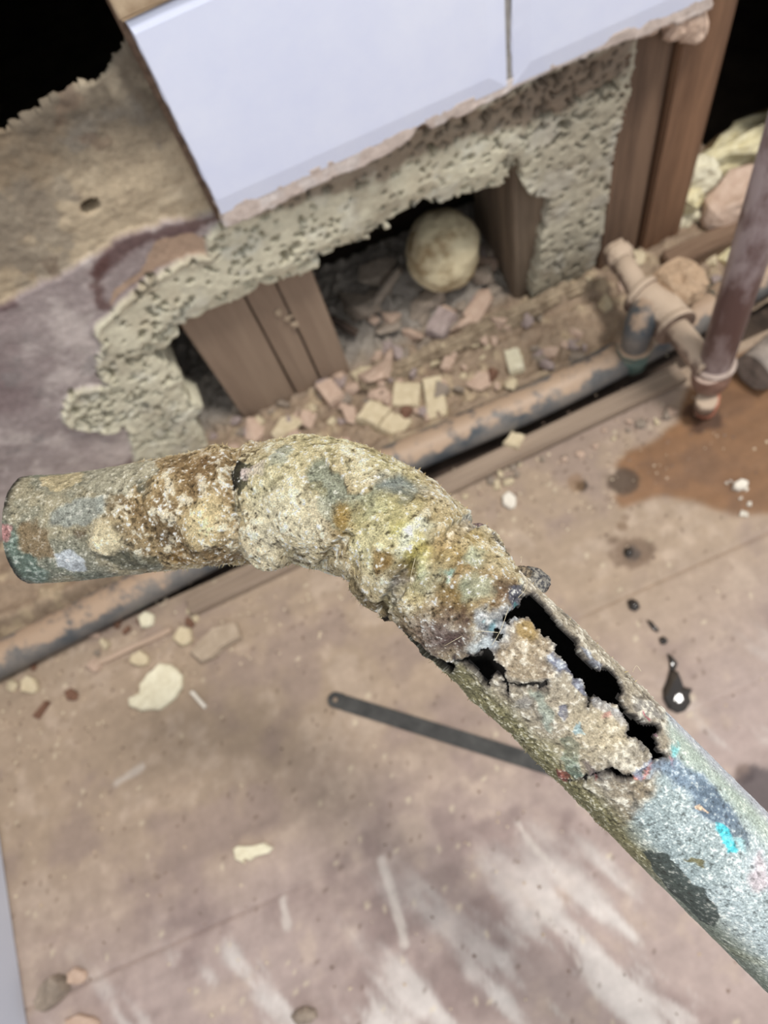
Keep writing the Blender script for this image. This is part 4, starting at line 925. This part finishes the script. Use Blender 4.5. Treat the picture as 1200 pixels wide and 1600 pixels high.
    def patch(pts, colr, st=.9, soft=.0004, rag=1, spk=None):
        nonlocal c
        L = UVp(pts); i = box_mask(U, L, .003); Q = (Uw if rag == 1 else Uww if rag == 2 else Uh)[i]
        m = sst(soft, -soft, psd(Q, L)) * st; ci = c[i]
        col = lin(colr) * (1 + .28 * f2[i] + .22 * f3[i])[:, None]
        c[i] = ci * (1 - m[:, None]) + np.clip(col, 0, 1) * m[:, None]
        if spk:
            k = (sst(.1, .45, f3[i] + .3 * f2[i]) * m * .7)[:, None]; c[i] = c[i] * (1 - k) + lin(spk) * k
    def blot(px, py, rp, colr, st=.8, soft=.5, asp=(1, 1)):
        nonlocal c
        cc_ = uv(px, py); r = rp * PXM; i = box_mask(U, [cc_], r * 2.4); d = (Uww[i] - cc_) / r; d = np.hypot(d[:, 0] * asp[0], d[:, 1] * asp[1]) + .3 * f2[i]
        m = (sst(1.0 + soft, 1.0 - soft, d) * st)[:, None]; c[i] = c[i] * (1 - m) + np.clip(lin(colr) * (1 + .25 * f2[i] + .2 * f3[i])[:, None], 0, 1) * m
    # stub patches
    patch(A((130, 190), (260, 165), (290, 190), (220, 215), (180, 235), (120, 220)), (206, 190, 152), .8, rag=2)
    patch(A((280, 165), (480, 140), (500, 190), (420, 220), (400, 250), (290, 240), (250, 215)), (176, 172, 152), .8)
    patch(A((5, 330), (70, 360), (80, 440), (150, 500), (120, 530), (40, 530), (5, 420)), (104, 126, 116), .8, .0012, 2, (190, 200, 190))
    patch(A((60, 340), (110, 320), (160, 360), (155, 430), (100, 460), (65, 420)), (142, 116, 82), .7, .001, 2)
    patch(A((160, 300), (240, 260), (330, 250), (330, 300), (270, 345), (200, 350), (160, 340)), (158, 164, 158), .8, .0008)
    patch(A((175, 430), (215, 415), (260, 450), (275, 480), (230, 490), (185, 470)), (214, 220, 226), .85, .0005)
    patch(A((300, 420), (380, 415), (500, 440), (520, 470), (420, 480), (320, 450)), (88, 92, 80), .7, .001, 2)
    patch(A((716, 168), (745, 152), (795, 158), (800, 185), (785, 215), (765, 240), (728, 228)), (18, 16, 16), .98, .0002)
    patch(A((740, 75), (790, 70), (790, 90), (745, 95)), (28, 24, 22), .9); 
    patch(A((770, 175), (850, 160), (850, 195), (800, 205), (770, 205)), (224, 208, 204), .75); patch(A((855, 150), (900, 110), (930, 130), (900, 165), (860, 185)), (140, 150, 150), .85)
    patch(A((630, 140), (660, 145), (655, 175), (630, 170)), (70, 48, 36), .8)
    blot(320, 815, 34, (226, 208, 164), .8); blot(168, 842, 22, (230, 216, 180), .8); blot(262, 835, 20, (78, 62, 44), .6); blot(280, 868, 16, (140, 104, 48), .7); blot(410, 855, 40, (224, 212, 182), .6); blot(310, 730, 40, (136, 110, 76), .6)
    blot(190, 826, 9, (60, 48, 36), .6); blot(125, 838, 9, (84, 62, 40), .7); blot(225, 760, 12, (110, 112, 100), .7); blot(470, 860, 14, (96, 80, 54), .6); 
    # elbow patches
    blot(520, 700, 60, (206, 198, 150), .5, .8); blot(430, 770, 50, (206, 200, 160), .5, .8); blot(610, 735, 30, (196, 190, 142), .5, .8)
    m = kw[:, None]; wc = np.clip(lin((142, 147, 130)) * (1 + .25 * f2 + .45 * f4)[:, None], 0, 1); c = c * (1 - .9 * m) + wc * .9 * m
    blot(536, 808, 22, (158, 126, 62), .85, .6); blot(565, 795, 16, (140, 140, 120), .6); blot(617, 757, 24, (128, 138, 142), .6, .6); blot(634, 790, 26, (168, 152, 104), .7, .7); blot(498, 770, 10, (160, 150, 110), .5); blot(625, 770, 10, (92, 104, 106), .6)
    blot(600, 830, 46, (212, 206, 154), .6, .7); blot(649, 849, 24, (232, 236, 216), .85, .5); blot(656, 873, 20, (202, 188, 72), .8, .6); blot(607, 873, 14, (132, 100, 48), .85, .4); blot(680, 896, 24, (196, 214, 192), .75, .6); blot(710, 860, 46, (188, 166, 116), .6, .7)
    blot(640, 885, 16, (74, 58, 38), .75); blot(720, 925, 40, (146, 112, 62), .7, .7); blot(775, 925, 26, (136, 96, 54), .7, .6); blot(705, 935, 22, (120, 98, 50), .6); blot(690, 990, 34, (98, 80, 84), .75, .6); blot(655, 975, 26, (120, 100, 84), .6); blot(760, 890, 26, (202, 188, 150), .5)
    blot(740, 880, 14, (190, 206, 184), .6); blot(735, 925, 18, (186, 202, 180), .5); blot(560, 900, 46, (184, 166, 126), .6, .7); blot(628, 830, 12, (180, 172, 80), .5); blot(700, 905, 8, (150, 196, 190), .6)
    for a in [(560, 945, 40, (104, 86, 58), .55), (620, 965, 40, (112, 92, 64), .5), (530, 900, 22, (120, 100, 70), .5), (790, 940, 22, (84, 78, 80), .6), (740, 1000, 26, (92, 80, 78), .55), (715, 985, 22, (84, 64, 66), .6), (600, 700, 26, (150, 126, 84), .5), (400, 700, 26, (130, 106, 70), .5),  # first three: brown crust with shade painted on the lower-left flank
              (450, 880, 26, (122, 98, 62), .5), (690, 850, 22, (168, 142, 88), .5), (740, 850, 26, (172, 150, 100), .5), (420, 815, 40, (232, 224, 200), .5), (480, 815, 30, (236, 228, 200), .5), (575, 855, 26, (230, 224, 184), .5), (560, 745, 18, (226, 220, 186), .5), (655, 925, 16, (196, 184, 140), .6)]: blot(*a, .7)
    patch(Bq((900, 720), (960, 715), (985, 750), (960, 800), (920, 800), (890, 770)), (86, 92, 108), .8, .0005, 2)
    patch(Bq((800, 840), (880, 800), (960, 830), (940, 900), (880, 960), (810, 950)), (172, 180, 188), .7, .0009, 2, (228, 234, 236)); blot(802, 947, 4, (112, 206, 206), .8); blot(768, 978, 5, (130, 190, 204), .6); blot(815, 915, 8, (40, 40, 46), .7); blot(752, 1000, 10, (210, 220, 224), .7)
    # split-pipe patches
    patch(Cq((390, 330), (470, 300), (520, 370), (580, 440), (540, 480), (560, 560), (470, 580), (400, 560), (360, 500), (350, 400)), (160, 140, 112), .55, .0008, 2, (216, 206, 186)); blot(828, 985, 14, (178, 150, 92), .7)
    patch(Cq((540, 460), (580, 455), (650, 510), (690, 555), (700, 600), (640, 560), (570, 530)), (120, 126, 148), .8, .0004, 2, (196, 204, 214)); patch(Cq((675, 420), (720, 440), (740, 480), (790, 500), (770, 525), (720, 500)), (112, 118, 134), .8, .0004, 1, (190, 200, 210))
    patch(Cq((700, 640), (740, 632), (790, 660), (850, 690), (880, 740), (860, 790), (830, 740), (790, 700), (730, 690)), (150, 156, 172), .75, .0005, 2, (216, 222, 228))
    patch(Cq((600, 680), (625, 672), (648, 695), (645, 720), (625, 735), (602, 710)), (98, 102, 120), .95, .0002); patch(Cq((660, 752), (690, 748), (698, 790), (675, 802), (657, 785)), (132, 178, 196), .95, .0002)
    patch(Cq((610, 805), (650, 800), (690, 840), (680, 900), (700, 960), (660, 975), (625, 950), (630, 880)), (92, 112, 104), .85, .0004, 2, (160, 178, 164)); patch(Cq((865, 740), (890, 735), (892, 790), (870, 795)), (70, 74, 92), .9)
    patch(Cq((780, 700), (805, 695), (810, 725), (785, 730)), (198, 110, 122), .85, .0002); patch(Cq((585, 940), (620, 950), (648, 975), (630, 990), (600, 975)), (140, 78, 72), .9, .0002); patch(Cq((735, 935), (755, 960), (742, 972), (728, 950)), (176, 96, 94), .8, .0002); patch(Cq((950, 690), (970, 725), (962, 735), (945, 705)), (186, 90, 110), .8, .0002)
    patch(Cq((900, 970), (950, 960), (975, 925), (992, 890), (998, 892), (982, 935), (955, 980), (910, 985)), (214, 140, 126), .85, .0002); patch(Cq((1058, 880), (1068, 885), (1082, 925), (1070, 935)), (206, 140, 140), .7, .0002); patch(Cq((990, 770), (1015, 780), (1005, 805), (985, 795)), (176, 130, 150), .8, .0002)
    patch(Cq((905, 950), (940, 900), (985, 870), (1000, 885), (970, 925), (940, 962)), (136, 146, 168), .8, .0004, 2); patch(Cq((700, 910), (725, 905), (745, 935), (730, 960), (705, 940)), (96, 84, 100), .85, .0003); patch(Cq((480, 620), (530, 640), (560, 700), (570, 760), (530, 740), (500, 690)), (150, 166, 156), .6, .0006, 2)
    blot(870, 1180, 26, (158, 152, 114), .4, .8); blot(940, 1150, 40, (206, 192, 162), .55, .8)
    # tail patches
    patch(Cq((1000, 890), (1060, 870), (1120, 900), (1240, 1010), (1330, 1130), (1300, 1190), (1200, 1130), (1100, 1030), (1010, 960), (960, 960)), (112, 132, 156), .75, .0014, 2, (168, 186, 200)); blot(1055, 1168, 10, (120, 204, 208), .7)
    patch(Dq((840, 390), (960, 400), (1060, 520), (1120, 620), (1100, 660), (1000, 610), (900, 500)), (92, 108, 124), .75, .0008, 2, (150, 166, 176))
    patch(Dq((955, 565), (985, 575), (1035, 615), (1060, 665), (1045, 690), (1015, 690), (985, 640)), (84, 200, 214), .95, .0003, 1); patch(Dq((1000, 620), (1060, 680), (1090, 670), (1060, 640)), (160, 214, 220), .6, .0008, 2)
    patch(Dq((605, 690), (660, 685), (700, 680), (780, 760), (830, 830), (900, 880), (970, 960), (968, 1010), (945, 1045), (880, 1010), (820, 950), (740, 880), (680, 800), (640, 740)), (66, 74, 70), .92, .00025, 1)
    patch(Dq((800, 720), (850, 712), (915, 745), (905, 758), (850, 745)), (112, 104, 62), .85, .0003); patch(Dq((865, 480), (890, 478), (912, 500), (885, 505)), (232, 204, 176), .95, .0002); patch(Dq((860, 1100), (900, 1090), (1200, 1180), (1200, 1240), (1000, 1150)), (160, 160, 130), .3, .002, 2)
    for p_ in [((1090, 700), (1200, 700), (1200, 830), (1120, 800))]: patch(Dq(*p_), (206, 214, 222), .5, .002, 2)
    blot(1190, 1365, 18, (206, 184, 190), .6)
    # dark oxide along the tears and at the sawn end
    c = over(c, np.exp(-(np.clip(hole, 0, 1) / .0007) ** 2) * .6, (62, 60, 68))
    m = np.exp(-(s / .0014) ** 2) * sst(-.3, .3, f1 + .4 * f0 + .2); c = over(c, m * .95, (30, 28, 30)); blot(8, 832, 9, (214, 150, 150), .7)
    # sparkle painted as pale crystal specks, pore shade as dark ones
    c = c * (1 + .16 * f3 + .12 * f4)[:, None]; kc = (k_cr + stub_cr + .25 * k_sp).clip(0, 1) * (1 - .7 * kw); c = over(c, sst(.34, .62, f3 * .7 + f4 * .5) * (.30 + .55 * kc), (250, 247, 236)); c = over(c, sst(.40, .70, -f3 * .7 - f4 * .45 + .2 * f2) * (.4 + .35 * kc), (48, 40, 32))
    c = np.clip(c * (1.10 + .20 * (k_cr + stub_cr).clip(0, 1) + .10 * tail - .14 * k_sp)[:, None], 0.004, 0.97)
    # ---------------- mesh parts
    V = P0 + dirs * h[:, None]
    Fq = grid_faces(ns, nt, True)[:, ::-1]
    keep = hole > 0; Fq = Fq[keep[Fq].all(1)]
    e = np.vstack([Fq[:, [0, 1]], Fq[:, [1, 2]], Fq[:, [2, 3]], Fq[:, [3, 0]]]); key = np.sort(e, 1); kk = key[:, 0].astype(np.int64) * n + key[:, 1]
    _, idx, cnt = np.unique(kk, return_index=True, return_counts=True); be = e[idx[cnt == 1]]; used = np.unique(be)
    mp = np.full(n, -1); mp[used] = n + np.arange(len(used)); W = cl[used // nt] + dirs[used] * (R - .0013)
    rim = np.column_stack([be[:, 1], be[:, 0], mp[be[:, 0]], mp[be[:, 1]]])
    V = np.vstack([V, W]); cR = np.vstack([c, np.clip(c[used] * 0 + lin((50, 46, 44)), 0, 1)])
    zone = np.where(sdc < 0, 1, np.where(s < s_groove, 0, 2)); zone = np.concatenate([zone, zone[used]])
    Fall = np.vstack([Fq, rim]); zf = zone[Fall[:, 0]]
    root = empty('corroded_copper_pipe', tuple(cl[0]), 'heavily corroded crusted copper pipe with a split side, held up close', 'pipe')
    M_sk = mat_vc('corroded_skin', 0.72, 2300, 0.34, 1.45, 1.0, 0.0011, 0.16)
    M_ta = mat_vc('bloomed_copper', 0.6, 2300, 0.50, 1.36, 0.8, 0.0008, 0.25)
    org = cl[0]
    PART = {}
    for z_, nm, lb, mt in ((0, 'pipe_stub', 'sawn left stub with grey-green skin and brown crust', M_sk), (1, 'elbow_fitting', 'bend caked in cream and yellow-green crust', M_sk), (2, 'split_pipe', 'blue-grey straight pipe torn open along its side', M_ta)):
        f_ = Fall[zf == z_]; us = np.unique(f_); rm = np.full(len(V), -1); rm[us] = np.arange(len(us))
        me = mesh_np(nm, V[us] - org, rm[f_]); set_tint(me, cR[us]); smooth(me); o = link(nm, me, mt, root); o['label'] = lb; PART[z_] = o
    # inner bore: dark, with the same tears slightly wider
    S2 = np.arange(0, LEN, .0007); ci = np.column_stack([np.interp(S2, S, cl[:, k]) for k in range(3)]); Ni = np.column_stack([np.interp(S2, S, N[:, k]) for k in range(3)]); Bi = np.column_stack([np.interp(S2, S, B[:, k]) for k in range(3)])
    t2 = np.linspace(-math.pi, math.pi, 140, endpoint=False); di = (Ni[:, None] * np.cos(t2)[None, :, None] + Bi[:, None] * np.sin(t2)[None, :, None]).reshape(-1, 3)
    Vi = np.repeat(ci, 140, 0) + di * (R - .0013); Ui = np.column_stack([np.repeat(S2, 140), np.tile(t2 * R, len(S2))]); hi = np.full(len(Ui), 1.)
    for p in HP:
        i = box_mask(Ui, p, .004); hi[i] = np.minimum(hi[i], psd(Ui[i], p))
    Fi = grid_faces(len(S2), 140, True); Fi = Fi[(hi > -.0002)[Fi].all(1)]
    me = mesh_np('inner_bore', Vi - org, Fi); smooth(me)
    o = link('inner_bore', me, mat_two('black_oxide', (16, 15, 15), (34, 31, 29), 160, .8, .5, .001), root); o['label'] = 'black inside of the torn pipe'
    # nodules, flakes and fibres standing proud of the skin
    def skin(px, py, out=0.0):
        u = uv(px, py); i = np.argmin(np.abs(S - u[0])); t = u[1] / R; return cl[i] + (N[i] * math.cos(t) + B[i] * math.sin(t)) * (R + out)
    def nodule(px, py, dep_off, dims, c0, c1, seed, amp, label):
        me = chunk_mesh('corrosion_nodule', seed, dims, 22); bm = bmesh.new(); bm.from_mesh(me)
        bmesh.ops.subdivide_edges(bm, edges=bm.edges, cuts=5, use_grid_fill=True, smooth=.5); bm.to_mesh(me); bm.free()
        me.transform(Matrix.Translation((0, 0, -dims[2] / 2))); noise_displace(me, 420, amp, seed, 4); noise_displace(me, 1500, amp * .35, seed + 3); smooth(me)
        o = link('corrosion_nodule', me, mat_two('nodule_%d' % seed, c0, c1, 900, .5, .6, .0006, lo=.42, hi=.6), PART[1 if px < 775 and py < 900 else 2]); u = uv(px, py); p = at_d(px, py, .2005 + dep_off); o.location = Vector(p - org); o.rotation_euler = (.3 * seed, .2 * seed, .5 * seed); o['label'] = label
    nodule(836, 910, .004, (.0082, .0066, .0060), (58, 58, 62), (150, 146, 136), 3, .0007, 'dark metallic nodule on the upper edge of the tear')
    nodule(818, 902, .004, (.0050, .0056, .0046), (52, 46, 42), (142, 128, 106), 4, .0007, 'small dark nodule beside the larger one')
    nodule(752, 830, .008, (.0030, .0060, .0036), (48, 40, 46), (128, 108, 104), 5, .0007, 'dark purplish scab on the upper edge of the elbow')
    nodule(770, 858, .008, (.0028, .0056, .0030), (50, 42, 44), (150, 128, 104), 8, .0006, 'narrow brown scab below the purplish one')
    nodule(744, 1018, -.004, (.0040, .0034, .0022), (96, 90, 92), (196, 190, 180), 6, .0006, 'grey crumpled flake at the lower small hole')
    nodule(778, 1065, -.006, (.0052, .0060, .0020), (92, 80, 78), (150, 136, 124), 7, .0005, 'bent grey-brown flap below the small hole')
    M_fib = mat_two('pale_fibre', (190, 176, 140), (226, 216, 190), 100, .6)
    rr = random.Random(3)
    fib = [[(722, 840), (748, 868), (760, 900)], [(650, 872), (648, 905), (656, 925)], [(660, 935), (690, 947), (730, 950)], [(770, 895), (806, 912), (812, 930), (800, 940)], [(790, 955), (780, 985), (768, 1005)], [(700, 1000), (740, 985), (775, 985)], [(800, 890), (806, 882), (810, 874)], [(975, 1060), (985, 1050), (990, 1058)]]
    for L in fib:
        pts = [tuple(skin(a, b, .0026 + rr.uniform(0, .0008)) - org) for a, b in L]
        link('fibre', tube_mesh('fibre', pts, .00005, 6, True, 6), M_fib, PART[1])
    # bristles of crust along the silhouettes
    bv = []; bf = []; g = np.random.default_rng(8); sel = np.where((np.abs(np.abs(U[:, 1]) / R - 1.42) < .16) & (s < .30) & keep)[0]; sel = g.choice(sel, 1500, False)
    for i in sel:
        if (k_cr[i] + stub_cr[i] + k_sp[i] < .5) or (k_sp[i] > .5 and g.random() < .6): continue
        p = cl[i // nt] + dirs[i] * (R + h[i] - .0001); d = dirs[i] + g.normal(0, .5, 3); t = tg[i // nt]; w = np.cross(d, t); w /= np.linalg.norm(w); L_ = g.uniform(.0002, .0009); wd = g.uniform(.00010, .00026); b = len(bv)
        bv += [p + t * wd, p - t * wd * .5 + w * wd, p - t * wd * .5 - w * wd, p + d * L_]; bf += [(b, b + 1, b + 3), (b + 1, b + 2, b + 3), (b + 2, b, b + 3)]
    me = mesh_np('crust_bristle', np.array(bv) - org, bf); o = link('crust_bristle', me, mat_two('bristle', (150, 126, 84), (220, 206, 166), 900, .8), PART[1]); o['kind'] = 'stuff'; o['label'] = 'fine crystalline bristles of crust along the pipe edges'
held_pipe()
